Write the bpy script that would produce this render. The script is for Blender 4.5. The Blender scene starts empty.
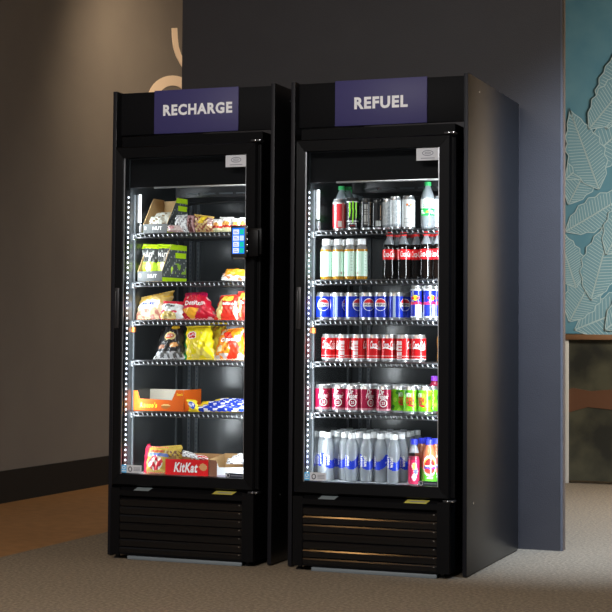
import bpy, bmesh, math, random
from mathutils import Vector, Matrix, Euler
random.seed(7)
S = bpy.context.scene
COL = S.collection
PI = math.pi

# ------------------------------------------------------------------ camera
FPX, CX, CY = 1573.57, 312.44, 267.0
YAW, PITCH, ROLL = 0.3604, 0.0443, 0.0074
CAM = Vector((2.552, -6.391, 0.997))
_f = Vector((-math.sin(YAW), math.cos(YAW), 0)); _r = Vector((math.cos(YAW), math.sin(YAW), 0)); _u = Vector((0, 0, 1))
FW = _f*math.cos(PITCH) + _u*math.sin(PITCH)
U2 = _u*math.cos(PITCH) - _f*math.sin(PITCH)
RT = _r*math.cos(ROLL) + U2*math.sin(ROLL)
UP = U2*math.cos(ROLL) - _r*math.sin(ROLL)
cd = bpy.data.cameras.new('camera'); cam = bpy.data.objects.new('camera', cd); COL.objects.link(cam)
cam.matrix_world = Matrix.Translation(CAM) @ Matrix((RT, UP, -FW)).transposed().to_4x4()
cd.sensor_width = 36; cd.sensor_fit = 'HORIZONTAL'; cd.lens = FPX*36/612
cd.shift_x = -(CX-306)/612; cd.shift_y = (CY-306)/612; cd.clip_end = 60
S.camera = cam

def _ray(px, py): return FW + RT*((px-CX)/FPX) - UP*((py-CY)/FPX)
def at(px, py, y):            # survey a point of the photo on the plane Y = y
    d = _ray(px, py); return CAM + d*((y-CAM.y)/d.y)
def atx(px, py, x):
    d = _ray(px, py); return CAM + d*((x-CAM.x)/d.x)

# ------------------------------------------------------------------ colours and materials
def lin(r, g=None, b=None):
    if g is None: g = b = r
    f = lambda c: (c/255)/12.92 if c/255 <= .04045 else ((c/255+.055)/1.055)**2.4
    return (f(r), f(g), f(b))
M = {}
def mat(name, col=(.5, .5, .5), rough=.5, metal=0., spec=.5, attr=False, emit=0., bump=None, mottle=None, coat=0.):
    m = bpy.data.materials.new(name); m.use_nodes = True
    nt = m.node_tree; b = nt.nodes['Principled BSDF']
    b.inputs['Base Color'].default_value = (*col, 1); b.inputs['Roughness'].default_value = rough
    b.inputs['Metallic'].default_value = metal; b.inputs['Specular IOR Level'].default_value = spec
    b.inputs['Coat Weight'].default_value = coat; b.inputs['Coat Roughness'].default_value = .08
    if attr:
        a = nt.nodes.new('ShaderNodeAttribute'); a.attribute_name = 'print'
        nt.links.new(a.outputs['Color'], b.inputs['Base Color'])
        if emit: nt.links.new(a.outputs['Color'], b.inputs['Emission Color'])
    elif emit:
        b.inputs['Emission Color'].default_value = (*col, 1)
    if emit: b.inputs['Emission Strength'].default_value = emit
    tc = None
    if mottle or bump:
        tc = nt.nodes.new('ShaderNodeTexCoord')
    if mottle:
        sc, c2, lo, hi = mottle
        n = nt.nodes.new('ShaderNodeTexNoise'); n.inputs['Scale'].default_value = sc; n.inputs['Detail'].default_value = 6
        nt.links.new(tc.outputs['Object'], n.inputs['Vector'])
        r = nt.nodes.new('ShaderNodeValToRGB'); r.color_ramp.elements[0].position = lo; r.color_ramp.elements[1].position = hi
        r.color_ramp.elements[0].color = (*col, 1); r.color_ramp.elements[1].color = (*c2, 1)
        nt.links.new(n.outputs['Fac'], r.inputs['Fac']); nt.links.new(r.outputs['Color'], b.inputs['Base Color'])
    if bump:
        sc, st = bump
        n = nt.nodes.new('ShaderNodeTexNoise'); n.inputs['Scale'].default_value = sc; n.inputs['Detail'].default_value = 4
        nt.links.new(tc.outputs['Object'], n.inputs['Vector'])
        bp = nt.nodes.new('ShaderNodeBump'); bp.inputs['Strength'].default_value = st; bp.inputs['Distance'].default_value = .01
        nt.links.new(n.outputs['Fac'], bp.inputs['Height']); nt.links.new(bp.outputs['Normal'], b.inputs['Normal'])
    M[name] = m; return m

def clear(name, tint, gloss_rough=.03, white=0., ior=1.45, refr=0.):
    m = bpy.data.materials.new(name); m.use_nodes = True; nt = m.node_tree
    nt.nodes.remove(nt.nodes['Principled BSDF']); out = nt.nodes['Material Output']
    t = nt.nodes.new('ShaderNodeBsdfTransparent'); t.inputs[0].default_value = (*tint, 1)
    g = nt.nodes.new('ShaderNodeBsdfGlossy'); g.inputs['Roughness'].default_value = gloss_rough
    fr = nt.nodes.new('ShaderNodeFresnel'); fr.inputs[0].default_value = ior
    mx = nt.nodes.new('ShaderNodeMixShader'); nt.links.new(fr.outputs[0], mx.inputs[0])
    base = t
    if white:
        d = nt.nodes.new('ShaderNodeBsdfDiffuse'); d.inputs[0].default_value = (.86, .93, 1, 1)
        tr = nt.nodes.new('ShaderNodeBsdfTranslucent'); tr.inputs[0].default_value = (.86, .93, 1, 1)
        m1 = nt.nodes.new('ShaderNodeMixShader'); m1.inputs[0].default_value = .5
        nt.links.new(d.outputs[0], m1.inputs[1]); nt.links.new(tr.outputs[0], m1.inputs[2])
        m2 = nt.nodes.new('ShaderNodeMixShader'); m2.inputs[0].default_value = white
        nt.links.new(t.outputs[0], m2.inputs[1]); nt.links.new(m1.outputs[0], m2.inputs[2]); base = m2
    if refr:
        gl = nt.nodes.new('ShaderNodeBsdfGlass'); gl.inputs['Color'].default_value = (*tint, 1); gl.inputs['Roughness'].default_value = .02; gl.inputs['IOR'].default_value = 1.25
        m3 = nt.nodes.new('ShaderNodeMixShader'); m3.inputs[0].default_value = refr
        nt.links.new(base.outputs[0], m3.inputs[1]); nt.links.new(gl.outputs[0], m3.inputs[2]); base = m3
    nt.links.new(base.outputs[0], mx.inputs[1]); nt.links.new(g.outputs[0], mx.inputs[2])
    nt.links.new(mx.outputs[0], out.inputs['Surface']); M[name] = m; return m

mat('door_black', (.0035, .0035, .004), .4, spec=.12)
mat('grille_black', (.0035, .0035, .004), .17, spec=.5)
mat('body_black', (.003, .003, .0035), .5, spec=.06)
mat('laminate', (.005, .005, .006), .33, spec=.5, bump=(260, .05))
mat('header_black', (.006, .006, .0068), .6, spec=.08)
mat('laminate_edge', (.009, .009, .012), .5, spec=.2)
mat('liner', (.045, .050, .054), .19, spec=.6)
mat('sign_purple', lin(64, 60, 110), .5, spec=.3)
mat('white_letter', (.95, .95, .97), .5)
mat('chrome', (.62, .64, .66), .25, metal=1)
mat('wire', (.035, .036, .04), .3, metal=.3)
mat('wire_tip', (.36, .38, .40), .35, metal=.7)
mat('alu', (.55, .57, .6), .35, metal=1)
mat('grey_plastic', (.25, .27, .3), .4)
mat('standard_grey', (.08, .09, .10), .4)
mat('dark_plastic', (.02, .02, .022), .4)
mat('kick', (.17, .20, .22), .45)
mat('label_grey', (.62, .64, .68), .5)
mat('label_blue', (.10, .52, .95), .5)
mat('ink', (.03, .04, .06), .5)
mat('ink_grey', (.22, .24, .3), .5)
mat('label_yellow', (.46, .40, .07), .5)
mat('label_steel', (.16, .19, .2), .45)
mat('orange_plastic', (.8, .2, .03), .4)
mat('yellow_plastic', (.75, .6, .05), .4)
mat('led', (.80, .86, 1.0), .5, emit=6.)
mat('lamp_tube', (.93, .95, 1.0), .5, emit=4.)
mat('screen', attr=True, rough=.2, emit=.9)
mat('print_can', attr=True, rough=.27, metal=.15, spec=.6)
mat('print_film', attr=True, rough=.24, spec=.6)
mat('print_card', attr=True, rough=.6, spec=.2)
mat('can_metal', (.74, .75, .77), .28, metal=.9)
mat('white_ink', (.88, .88, .88), .35)
mat('red_ink', (.62, .01, .02), .35)
mat('blue_ink', (.01, .03, .4), .35)
mat('yellow_ink', (.9, .68, .02), .35)
mat('dark_ink', (.015, .015, .015), .35)
mat('cap_white', (.88, .90, .92), .4)
mat('cap_red', (.7, .02, .02), .4)
mat('cap_green', (.03, .42, .11), .4)
mat('cap_blue', (.02, .03, .5), .4)
mat('cap_purple', (.2, .03, .5), .4)
mat('cola', (.003, .0015, .001), .08, spec=.6)
mat('tea', (.42, .2, .015), .12, spec=.7)
mat('juice_red', (.25, .02, .05), .12, spec=.7)
mat('juice_orange', (.42, .12, .05), .12, spec=.7)
clear('glass', (.955, .97, .97), .02, ior=1.25)
clear('water_plastic', (.94, .97, 1), .09, white=.62, ior=1.6, refr=.22)
clear('soda_plastic', (.92, .96, .95), .06, white=.34, ior=1.4)
mat('wall_tan', lin(110, 104, 98), .8, bump=(140, .12), mottle=(3, lin(105, 99, 94), .3, .7))
mat('wall_dark', lin(57, 54, 55), .55, spec=.3, bump=(220, .12), mottle=(5, lin(54, 51, 52), .3, .7))
mat('wall_plain', lin(190, 172, 148), .8, bump=(140, .1))
mat('base_dark', (.009, .0085, .0085), .6, spec=.2)
mat('cream', lin(236, 214, 190), .6)
mat('floor_brown', lin(106, 94, 77), .8, bump=(200, .3), mottle=(70, lin(146, 130, 107), .40, .68))
mat('floor_orange', lin(160, 116, 70), .5, bump=(60, .1), mottle=(14, lin(140, 100, 58), .35, .7))
mat('trim_brown', lin(82, 70, 64), .5)
mat('trim_light', lin(84, 84, 88), .6, spec=.2)
mat('mural_teal', lin(88, 140, 158), .7, mottle=(5, lin(104, 152, 166), .35, .7))
mat('mural_leaf', lin(120, 162, 174), .7)
mat('mural_vein', lin(184, 208, 208), .7)
mat('ledge_wood', lin(128, 92, 62), .5)
mat('mottled_dark', lin(78, 76, 60), .35, mottle=(4, lin(44, 44, 38), .38, .62))
mat('mottled_brown', lin(98, 66, 46), .4)
mat('post_white', lin(200, 196, 186), .6)

# ------------------------------------------------------------------ mesh collector
class MB:
    def __init__(s): s.v = []; s.f = []; s.m = []; s.c = []
    def face(s, idx, m, c=(1, 1, 1)): s.f.append(tuple(idx)); s.m.append(m); s.c.append(c)
    def add(s, vs, fs, m, c=(1, 1, 1)):
        o = len(s.v); s.v += [tuple(p) for p in vs]
        for f in fs: s.face([i+o for i in f], m, c)
    def box(s, x0, x1, y0, y1, z0, z1, m, c=(1, 1, 1)):
        vs = [(x, y, z) for x in (x0, x1) for y in (y0, y1) for z in (z0, z1)]
        s.add(vs, [(0, 1, 3, 2), (4, 6, 7, 5), (0, 4, 5, 1), (2, 3, 7, 6), (0, 2, 6, 4), (1, 5, 7, 3)], m, c)
    def bbox(s, x0, x1, y0, y1, z0, z1, m, b=.003, c=(1, 1, 1)):       # box with bevelled edges
        bm = bmesh.new(); bmesh.ops.create_cube(bm, size=1)
        for v in bm.verts:
            v.co = ((x0+x1)/2+v.co.x*(x1-x0), (y0+y1)/2+v.co.y*(y1-y0), (z0+z1)/2+v.co.z*(z1-z0))
        bmesh.ops.bevel(bm, geom=bm.edges[:], offset=b, segments=2, profile=.5, affect='EDGES')
        s.take(bm, m, c)
    def take(s, bm, m, c=(1, 1, 1)):
        bm.verts.index_update()
        s.add([v.co[:] for v in bm.verts], [[v.index for v in f.verts] for f in bm.faces], m, c); bm.free()
    def prism(s, pts, axis, a0, a1, m, c=(1, 1, 1), mside=None):        # polygon in the two other axes, extruded along axis
        n = len(pts)
        def p(q, a):
            return {'x': (a, q[0], q[1]), 'y': (q[0], a, q[1]), 'z': (q[0], q[1], a)}[axis]
        vs = [p(q, a0) for q in pts]+[p(q, a1) for q in pts]; o = len(s.v); s.v += vs
        s.face([o+i for i in range(n)], m, c); s.face([o+n+i for i in reversed(range(n))], m, c)
        for i in range(n):
            j = (i+1) % n; s.face([o+i, o+j, o+n+j, o+n+i], mside or m, c)
    def tube(s, pts, r, m, n=8):
        pts = [Vector(p) for p in pts]; o = len(s.v)
        for i, p in enumerate(pts):
            d = (pts[min(i+1, len(pts)-1)]-pts[max(i-1, 0)]).normalized()
            a = d.cross(Vector((0, 0, 1)) if abs(d.z) < .9 else Vector((1, 0, 0))).normalized(); b = d.cross(a)
            for k in range(n):
                t = 2*PI*k/n; s.v.append(tuple(p+a*math.cos(t)*r+b*math.sin(t)*r))
        for i in range(len(pts)-1):
            for k in range(n):
                k2 = (k+1) % n; s.face([o+i*n+k, o+i*n+k2, o+i*n+n+k2, o+i*n+n+k], m)
        s.face([o+k for k in range(n)], m); s.face([o+(len(pts)-1)*n+k for k in reversed(range(n))], m)
    def lathe(s, prof, m, n=24, fn=None, close=True, cx=0, cy=0):
        # prof: (r, z); u = .5 looks to -Y
        o = len(s.v)
        for r, z in prof:
            for k in range(n):
                t = (k/n-.5)*2*PI; s.v.append((cx+r*math.sin(t), cy-r*math.cos(t), z))
        z0, z1 = prof[0][1], prof[-1][1]
        for i in range(len(prof)-1):
            for k in range(n):
                k2 = (k+1) % n; zc = (prof[i][1]+prof[i+1][1])/2
                c = fn((k+.5)/n, (zc-z0)/(z1-z0+1e-9)) if fn else (1, 1, 1)
                s.face([o+i*n+k, o+i*n+k2, o+i*n+n+k2, o+i*n+n+k], m, c)
        if close:
            s.face([o+k for k in reversed(range(n))], m, fn(.5, 0) if fn else (1, 1, 1))
            s.face([o+(len(prof)-1)*n+k for k in range(n)], m, fn(.5, 1) if fn else (1, 1, 1))
    def text(s, txt, w, h, mp, m, bold=.02, shear=0., sub=.006):
        vs, fs = glyphs(txt, bold, shear)
        xs = [p[0] for p in vs]; ys = [p[1] for p in vs]
        x0, x1, y0, y1 = min(xs), max(xs), min(ys), max(ys)
        bm = bmesh.new(); bv = [bm.verts.new(((p[0]-x0)/(x1-x0)*w-w/2, (p[1]-y0)/(y1-y0)*h-h/2, 0)) for p in vs]
        for f in fs:
            try: bm.faces.new([bv[i] for i in f])
            except ValueError: pass
        if sub:
            for _ in range(3):
                es = [e for e in bm.edges if e.calc_length() > sub]
                if not es: break
                bmesh.ops.subdivide_edges(bm, edges=es, cuts=1)
            bmesh.ops.triangulate(bm, faces=[f for f in bm.faces if len(f.verts) > 4])
        for v in bm.verts: v.co = mp(v.co.x, v.co.y)
        s.take(bm, m)
    def poly2d(s, pts, mp, m, c=(1, 1, 1), sub=0):
        bm = bmesh.new(); bm.faces.new([bm.verts.new((p[0], p[1], 0)) for p in pts])
        if sub:
            bmesh.ops.triangulate(bm, faces=bm.faces[:])
            for _ in range(4):
                es = [e for e in bm.edges if e.calc_length() > sub]
                if not es: break
                bmesh.ops.subdivide_edges(bm, edges=es, cuts=1)
                bmesh.ops.triangulate(bm, faces=bm.faces[:])
        for v in bm.verts: v.co = mp(v.co.x, v.co.y)
        s.take(bm, m, c)
    def mesh(s, name, smooth=True, angle=40):
        me = bpy.data.meshes.new(name); me.from_pydata(s.v, [], s.f)
        names = list(dict.fromkeys(s.m))
        for n in names: me.materials.append(M[n])
        me.polygons.foreach_set('material_index', [names.index(n) for n in s.m])
        if any(n.startswith('print') or n == 'screen' for n in names):
            a = me.color_attributes.new('print', 'FLOAT_COLOR', 'CORNER'); k = 0
            buf = []
            for p, c in zip(me.polygons, s.c): buf += [c[0], c[1], c[2], 1.0]*p.loop_total
            a.data.foreach_set('color', buf)
        me.update()
        if smooth:
            me.polygons.foreach_set('use_smooth', [True]*len(me.polygons))
            me.set_sharp_from_angle(angle=math.radians(angle))
        return me
    def build(s, name, parent=None, loc=None, smooth=True, angle=40):
        o = bpy.data.objects.new(name, s.mesh(name, smooth, angle)); COL.objects.link(o)
        if parent: o.parent = parent
        if loc is not None: o.location = loc
        return o

_gl = {}
def glyphs(txt, bold, shear):
    k = (txt, bold, shear)
    if k not in _gl:
        c = bpy.data.curves.new('lettering', 'FONT'); c.body = txt; c.offset = bold; c.shear = shear; c.resolution_u = 3; c.space_character = 1.0+bold*3.2
        o = bpy.data.objects.new('lettering', c); COL.objects.link(o)
        dg = bpy.context.evaluated_depsgraph_get(); me = bpy.data.meshes.new_from_object(o.evaluated_get(dg))
        _gl[k] = ([v.co[:2] for v in me.vertices], [list(p.vertices) for p in me.polygons])
        bpy.data.objects.remove(o); bpy.data.curves.remove(c); bpy.data.meshes.remove(me)
    return _gl[k]

def tag(o, label, cat, group=None):
    o['label'] = label; o['category'] = cat
    if group: o['group'] = group
    return o
def struct(o): o['kind'] = 'structure'; return o
def empty(name, loc):
    o = bpy.data.objects.new(name, None); o.location = loc; COL.objects.link(o); o.empty_display_size = .05; return o
def dup(root, loc, rz, label, group=None):
    c = root.copy(); COL.objects.link(c); c.location = loc; c.rotation_euler = (0, 0, rz); c['label'] = label
    if group: c['group'] = group
    for ch in root.children:
        d = ch.copy(); COL.objects.link(d); d.parent = c
        for g in ch.children:
            e = g.copy(); COL.objects.link(e); e.parent = d
    return c

# ------------------------------------------------------------------ setting
def slab(name, x0, x1, y0, y1, z0, z1, m):
    b = MB(); b.box(x0, x1, y0, y1, z0, z1, m); return struct(b.build(name, smooth=False))
WX = -2.46
slab('floor', -1.25, 6, -7.5, 4.6, -.1, 0, 'floor_brown')
slab('floor_orange', WX-.1, -1.25, -7.5, 4.6, -.1, 0, 'floor_orange')  # separate orange-brown floor zone beside the tan wall
slab('wall_left', WX-.1, WX, -2.0, 4.6, 0, 3.6, 'wall_tan')
slab('baseboard_left', WX, WX+.014, -2.0, 4.5, 0, .19, 'base_dark')
PX0, PX1, PY = at(182, 65, .985).x, at(561.4, 300, .985).x, .985
slab('wall_back', PX0, PX1, PY, PY+.06, 0, 3.6, 'wall_dark')
slab('trim_1', PX1-.004, PX1+.004, PY-.003, PY+.02, 0, 3.6, 'trim_light')
slab('trim_2', PX1, PX1+.006, PY+.02, PY+.064, 0, 3.6, 'trim_brown')
FY = 4.5
slab('wall_far', WX, 6, FY, FY+.1, 0, 3.6, 'wall_plain')

slab('ceiling', WX-.1, 6, -7.5, 4.6, 3.6, 3.7, 'wall_plain')
# leaf mural on the far wall and what stands below it
mx0, mx1 = at(560, 250, FY).x, at(622, 250, FY).x
zl = at(575, 338, FY).z
mur = empty('leaf_mural', (mx0, FY-.024, zl)); tag(mur, 'teal wall mural of large pale leaves beyond the dark partition', 'mural')
b = MB(); b.box(0, mx1-mx0, 0, .02, .03, 3.4-zl, 'mural_teal'); b.build('mural_panel', mur, smooth=False)
NLEAF = [0]
def leaf(b, bx, bz, ang, L, wd):
    NLEAF[0] += 1; lay = NLEAF[0]*.0012
    def mp(k):
        return lambda x, y: (bx+x*math.cos(ang)-y*math.sin(ang), -.0004*k-lay, bz+x*math.sin(ang)+y*math.cos(ang))
    n = 14; prof = [wd*math.sin(PI*(i/n)**.8)*(1-.15*(i % 2)) for i in range(n+1)]
    pts = [(L*i/n, prof[i]) for i in range(n+1)]+[(L*i/n, -prof[i]) for i in range(n-1, 0, -1)]
    b.poly2d(pts, mp(1), 'mural_leaf')
    def line(p, q, t, k=2):
        d = Vector((q[0]-p[0], q[1]-p[1])); nn = Vector((-d.y, d.x)).normalized()*t
        b.poly2d([(p[0]+nn.x, p[1]+nn.y), (p[0]-nn.x, p[1]-nn.y), (q[0]-nn.x, q[1]-nn.y), (q[0]+nn.x, q[1]+nn.y)], mp(k), 'mural_vein')
    line((0, 0), (L, 0), .005)
    for i in range(n): 
        line(pts[i], pts[i+1], .003); line((pts[i][0], -pts[i][1]), (pts[i+1][0], -pts[i+1][1]), .003)
    for i in range(1, 2*n):
        x = L*i/(2*n); w = wd*math.sin(PI*min(1, (i/(2*n)+.06))**.8)*.82
        line((x, 0), (x+.06*L, w), .002); line((x, 0), (x+.06*L, -w), .002)
b = MB()
def ml(px, py, ang, L, wd):
    p = at(px, py, FY); leaf(b, p.x-mx0, p.z-zl, math.radians(ang), L, wd)
ml(575, 330, 22, .75, .15); ml(570, 322, 62, .52, .13); ml(577, 288, 108, .44, .12); ml(566, 232, 30, .6, .12)
ml(569, 205, 62, .55, .12); ml(592, 300, 75, .6, .14); ml(566, 180, 40, .7, .14); ml(600, 190, 110, .6, .14); ml(606, 330, 40, .7, .15); ml(607, 255, 60, .6, .13); ml(608, 130, 80, .6, .13); ml(590, 130, 50, .6, .13)
b.build('leaf_print', mur, smooth=False)
b = MB(); b.bbox(mx0, mx1, FY-.07, FY, zl-.012, zl+.025, 'ledge_wood', .006)
tag(b.build('wall_ledge'), 'narrow brown wooden ledge directly below the teal leaf mural', 'ledge')
b = MB(); b.box(mx0, mx1, FY-.03, FY, .02, zl-.012, 'mottled_dark')
zb = at(575, 395, FY).z
b2 = b.build('wall_panel', smooth=False); tag(b2, 'mottled dark green wall panel under the brown ledge', 'wall panel')
b = MB(); b.prism([(mx0, zb-.14), (mx0+.2, zb-.08), (mx1, zb-.1), (mx1, zb+.05), (mx0+.22, zb+.03), (mx0+.1, zb+.05), (mx0, zb+.02)], 'y', FY-.034, FY-.03, 'mottled_brown')
b.build('panel_streak', b2, smooth=False)
pw0, pw1 = at(565, 400, FY-.05).x, at(568.4, 400, FY-.05).x
b = MB(); b.bbox(pw0-.03, pw1, FY-.055, FY-.032, 0, zl-.014, 'post_white', .004)
tag(b.build('wall_post'), 'slim off-white upright strip at the edge of the dark green panel', 'post')

# cream painted script on the tan wall
b = MB()
def wall_stroke(pts, w):
    P = [atx(px, py, WX+.002) for px, py in pts]; n = len(P)
    L, R = [], []
    for i in range(n):
        d = (Vector(pts[min(i+1, n-1)])-Vector(pts[max(i-1, 0)])).normalized(); nn = Vector((-d.y, d.x))*w
        L.append(atx(pts[i][0]+nn.x, pts[i][1]+nn.y, WX)); R.append(atx(pts[i][0]-nn.x, pts[i][1]-nn.y, WX))
    for i in range(n-1):
        q = [L[i], L[i+1], R[i+1], R[i]]
        o = len(b.v); b.v += [(p.x+.006, p.y, p.z) for p in q]+[(p.x, p.y, p.z) for p in q]
        b.face([o, o+1, o+2, o+3], 'cream'); b.face([o+7, o+6, o+5, o+4], 'cream')
        for k in range(4): b.face([o+k, o+4+k, o+4+(k+1) % 4, o+(k+1) % 4], 'cream')
wall_stroke([(172-19.5*math.cos(t), 100-19.5*math.sin(t)) for t in [math.radians(-60+10*i) for i in range(31)]], 5)
wall_stroke([(174, 28), (174.5, 38), (175.5, 47), (178, 55), (181.5, 62), (186, 69), (192, 75)], 2.6)
tag(b.build('wall_lettering', smooth=False), 'large cream script lettering on the tan wall above the snack cooler', 'wall lettering')

# ------------------------------------------------------------------ coolers
W, H, T = .80, 2.1136, .019
R0 = .0384; L0 = -.8384
D = .93
def make_surround(x0, word, wrel, label, lab2):
    s = empty('cooler_surround', (x0, 0, 0)); tag(s, label, 'display surround')
    for xa in (0, W-T):
        b = MB(); b.bbox(xa, xa+T, 0, D, .004, H, 'laminate', .0015)
        p = b.build('side_panel', s)
        e = MB(); e.bbox(xa+.0006, xa+T-.0006, -.0012, .0, .006, H-.002, 'laminate_edge', .0004); e.build('edge_band', p)
        for z, y in ((H-.055, .18), (.30, .10)):
            f = MB(); f.lathe([(.005, 0), (.005, .0015), (.002, .003)], 'chrome', 10)
            f.v = [(xa+T+v[2], y+v[0], z+v[1]) for v in f.v]; f.build('screw_cap', p)
    b = MB(); b.bbox(T, W-T, .044, .062, 1.915, H-.004, 'header_black', .0015); h = b.build('header_panel', s)
    b = MB(); b.box(T, W-T, .062, .5, H-.03, H-.012, 'laminate'); b.build('top_board', s, smooth=False)
    sg = MB(); sg.bbox(.191, .609, .036, .0438, 1.9145, 2.113, 'sign_purple', .0012)
    so = sg.build('sign', s)
    t = MB(); x0r, x1r, z0r, z1r = wrel
    fr = lambda x, z: ((x0r+x1r)/2+x, .0352, (z0r+z1r)/2+z)
    t.text(word, x1r-x0r, z1r-z0r, fr, 'white_letter', bold=.043, sub=0)
    t.build('lettering', so, smooth=False)
    return s
def rel(x0, a, c, y=.036):
    p, q = at(*a, y), at(*c, y); return (p.x-x0, q.x-x0, q.z, p.z)
ra = at(163.2, 110.9, .036); rb = at(232.3, 106.7, .036)
make_surround(L0, 'RECHARGE', (ra.x-L0, rb.x-L0, (ra.z+rb.z)/2-.0255, (ra.z+rb.z)/2+.0255), 'black panel surround with purple RECHARGE sign around the snack cooler', '')
ra = at(354.3, 103.7, .036); rb = at(407.8, 100.7, .036)
make_surround(R0, 'REFUEL', (ra.x-R0, rb.x-R0, (ra.z+rb.z)/2-.0265, (ra.z+rb.z)/2+.0265), 'black panel surround with purple REFUEL sign around the drinks cooler', '')

LEDW = 4.4
SHELF = [1.462, 1.247, 1.073, .892, .672]
SHELF_L = [1.464, 1.243, 1.068, .888, .656]
DECK = .372
XL, XR = .052, .745       # body
IX0, IX1 = .088, .712     # interior
YF = -.075                # front plane of door and base
YB, YI = .64, .575
def make_cooler(x0, label, shelves):
    c = empty('display_cooler', (x0, 0, 0)); tag(c, label, 'cooler')
    b = MB()
    b.box(XL, IX0, -.006, YB, .33, 1.90, 'body_black'); b.box(IX1, XR, -.006, YB, .33, 1.90, 'body_black')
    b.box(IX0, IX1, YI+.02, YB, .33, 1.90, 'body_black'); b.box(IX0, IX1, -.006, YI+.02, 1.81, 1.90, 'body_black')
    b.box(XL, XR, -.004, YB, .295, .33, 'body_black')
    cab = b.build('cabinet', c, smooth=False)
    b = MB(); e = .004
    b.box(IX0, IX0+e, -.006, YI, .345, 1.81, 'liner'); b.box(IX1-e, IX1, -.006, YI, .345, 1.81, 'liner')
    b.box(IX0, IX1, YI, YI+.02, .33, 1.81, 'liner'); b.box(IX0, IX1, -.006, YI, 1.80, 1.81, 'liner')
    b.box(IX0, IX1, -.006, YI, .331, DECK-.012, 'liner')
    b.build('liner', c, smooth=False)
    # lamp valance above the opening, with its bright lower lip
    b = MB(); b.box(IX0+e, IX1-e, .0, .03, 1.668, 1.80, 'body_black'); v = b.build('valance', c, smooth=False)
    b = MB(); b.bbox(IX0+.125, IX1-.03, -.004, .004, 1.662, 1.670, 'alu', .002); b.build('lip', v)
    # evaporator housing with fan grille at the back top
    b = MB(); b.bbox(IX0+.10, IX1-.06, .27, YI, 1.640, 1.79, 'dark_plastic', .006)
    ev = b.build('evaporator_housing', c)
    b = MB()
    for k in range(5): b.box(IX0+.16+.085*k, IX0+.225+.085*k, .262, .27, 1.655, 1.662, 'standard_grey')
    b.tube([(IX0+.05, .30, 1.60), (IX0+.22, .28, 1.615), (IX0+.42, .28, 1.62), (IX0+.55, .3, 1.60)], .005, 'dark_plastic')
    b.build('vent', ev, smooth=False)
    # wall standards and air duct on the back wall
    b = MB()
    for xx in (.128, .168):
        b.box(xx, xx+.016, YI-.016, YI, .38, 1.64, 'standard_grey')
        for k in range(58): b.box(xx+.005, xx+.011, YI-.0168, YI-.016, .40+k*.021, .41+k*.021, 'ink')
    b.build('wall_standard', c, smooth=False)
    b = MB()
    for xx, yy in ((IX0+e, .045), (IX0+e, .50), (IX1-e-.012, .045), (IX1-e-.012, .50)):
        b.box(xx, xx+.006, yy, yy+.010, .38, 1.64, 'standard_grey')
    b.build('shelf_standard', c, smooth=False)
    for sg, xx in ((1, .0945), (-1, .6945)):
        b = MB(); b.box(min(xx, xx+sg*.005), max(xx, xx+sg*.005), -.046, -.014, .395, 1.655, 'dark_plastic')
        for i in range(54):
            z = .41+i*.0228; xa, xb = xx+sg*.0052, xx+sg*.007
            b.box(min(xa, xb), max(xa, xb), -.034, -.027, z, z+.0075, 'led')
        b.build('light_strip', c, smooth=False)
        l = bpy.data.lights.new('light_strip_lamp', 'AREA'); l.shape = 'RECTANGLE'; l.size = .012; l.size_y = 1.25; l.energy = LEDW*(.82 if sg > 0 else 1.22); l.color = (.90, .96, 1)
        lo = bpy.data.objects.new('light_strip_lamp', l); COL.objects.link(lo); lo.parent = c
        lo.location = (xx+sg*.012, -.010, 1.025)
        zz = -Vector((sg*.8, 1, 0)).normalized(); yy = Vector((0, 0, 1))
        lo.rotation_euler = Matrix((yy.cross(zz), yy, zz)).transposed().to_euler()
    b = MB(); b.bbox(IX0+e, IX0+e+.008, .09, .101, 1.515, 1.645, 'lamp_tube', .002); b.build('interior_lamp', c)
    b = MB(); b.lathe([(.0, 0), (.016, 0), (.019, .002), (.019, .006), (.016, .008)], 'label_grey', 20)
    b.v = [(IX0+e+z, .105+x*.8, 1.485+y*1.3) for x, y, z in b.v]; b.build('thermometer', c)
    b = MB(); b.bbox(IX0+e, IX0+e+.014, .03, .05, 1.012, 1.036, 'orange_plastic', .003); b.build('shelf_clip', c)
    # wire shelves
    for z in shelves:
        b = MB(); r = .0032; xa, xb = IX0+.012, IX1-.012
        b.tube([(xa, .028, z-.006), (xb, .028, z-.006)], .0045, 'wire'); b.tube([(xa, .026, z-.022), (xb, .026, z-.022)], .0035, 'wire')
        b.tube([(xa, .52, z-.006), (xb, .52, z-.006)], .0045, 'wire'); b.tube([(xa, .28, z-.010), (xb, .28, z-.010)], .004, 'wire')
        for xx in (xa, xb): b.tube([(xx, .028, z-.006), (xx, .52, z-.006)], .0045, 'wire')
        n = 26
        for i in range(n):
            xx = xa+(xb-xa)*(i+.5)/n
            b.tube([(xx, .52, z-.0026), (xx, .030, z-.0026), (xx, .022, z-.008), (xx+.006, .0225, z-.021)], .0026, 'wire', 6)
        sh = b.build('shelf', c)
        b = MB()
        for xx in (xa-.004, xb+.004):
            b.bbox(xx-.004, xx+.004, .03, .06, z-.032, z-.004, 'wire_tip', .002)
        for i in range(n):
            xx = xa+(xb-xa)*(i+.5)/n
            b.tube([(xx, .0205, z-.0095), (xx+.0055, .0205, z-.0195)], .0024, 'wire_tip', 6)
        b.build('wire_end', sh)
    b = MB(); b.bbox(IX0+.006, IX1-.006, .0, YI-.005, DECK-.012, DECK, 'label_grey', .003); b.build('deck', c)
    # door: mitred frame, glass, grip, stickers
    gx0, gx1, gz0, gz1 = .092, .695, .378, 1.797
    dz0, dz1 = .327, 1.847
    b = MB()
    O = [(XL, dz0), (XR, dz0), (XR, dz1), (XL, dz1)]; G = [(gx0, gz0), (gx1, gz0), (gx1, gz1), (gx0, gz1)]
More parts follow.
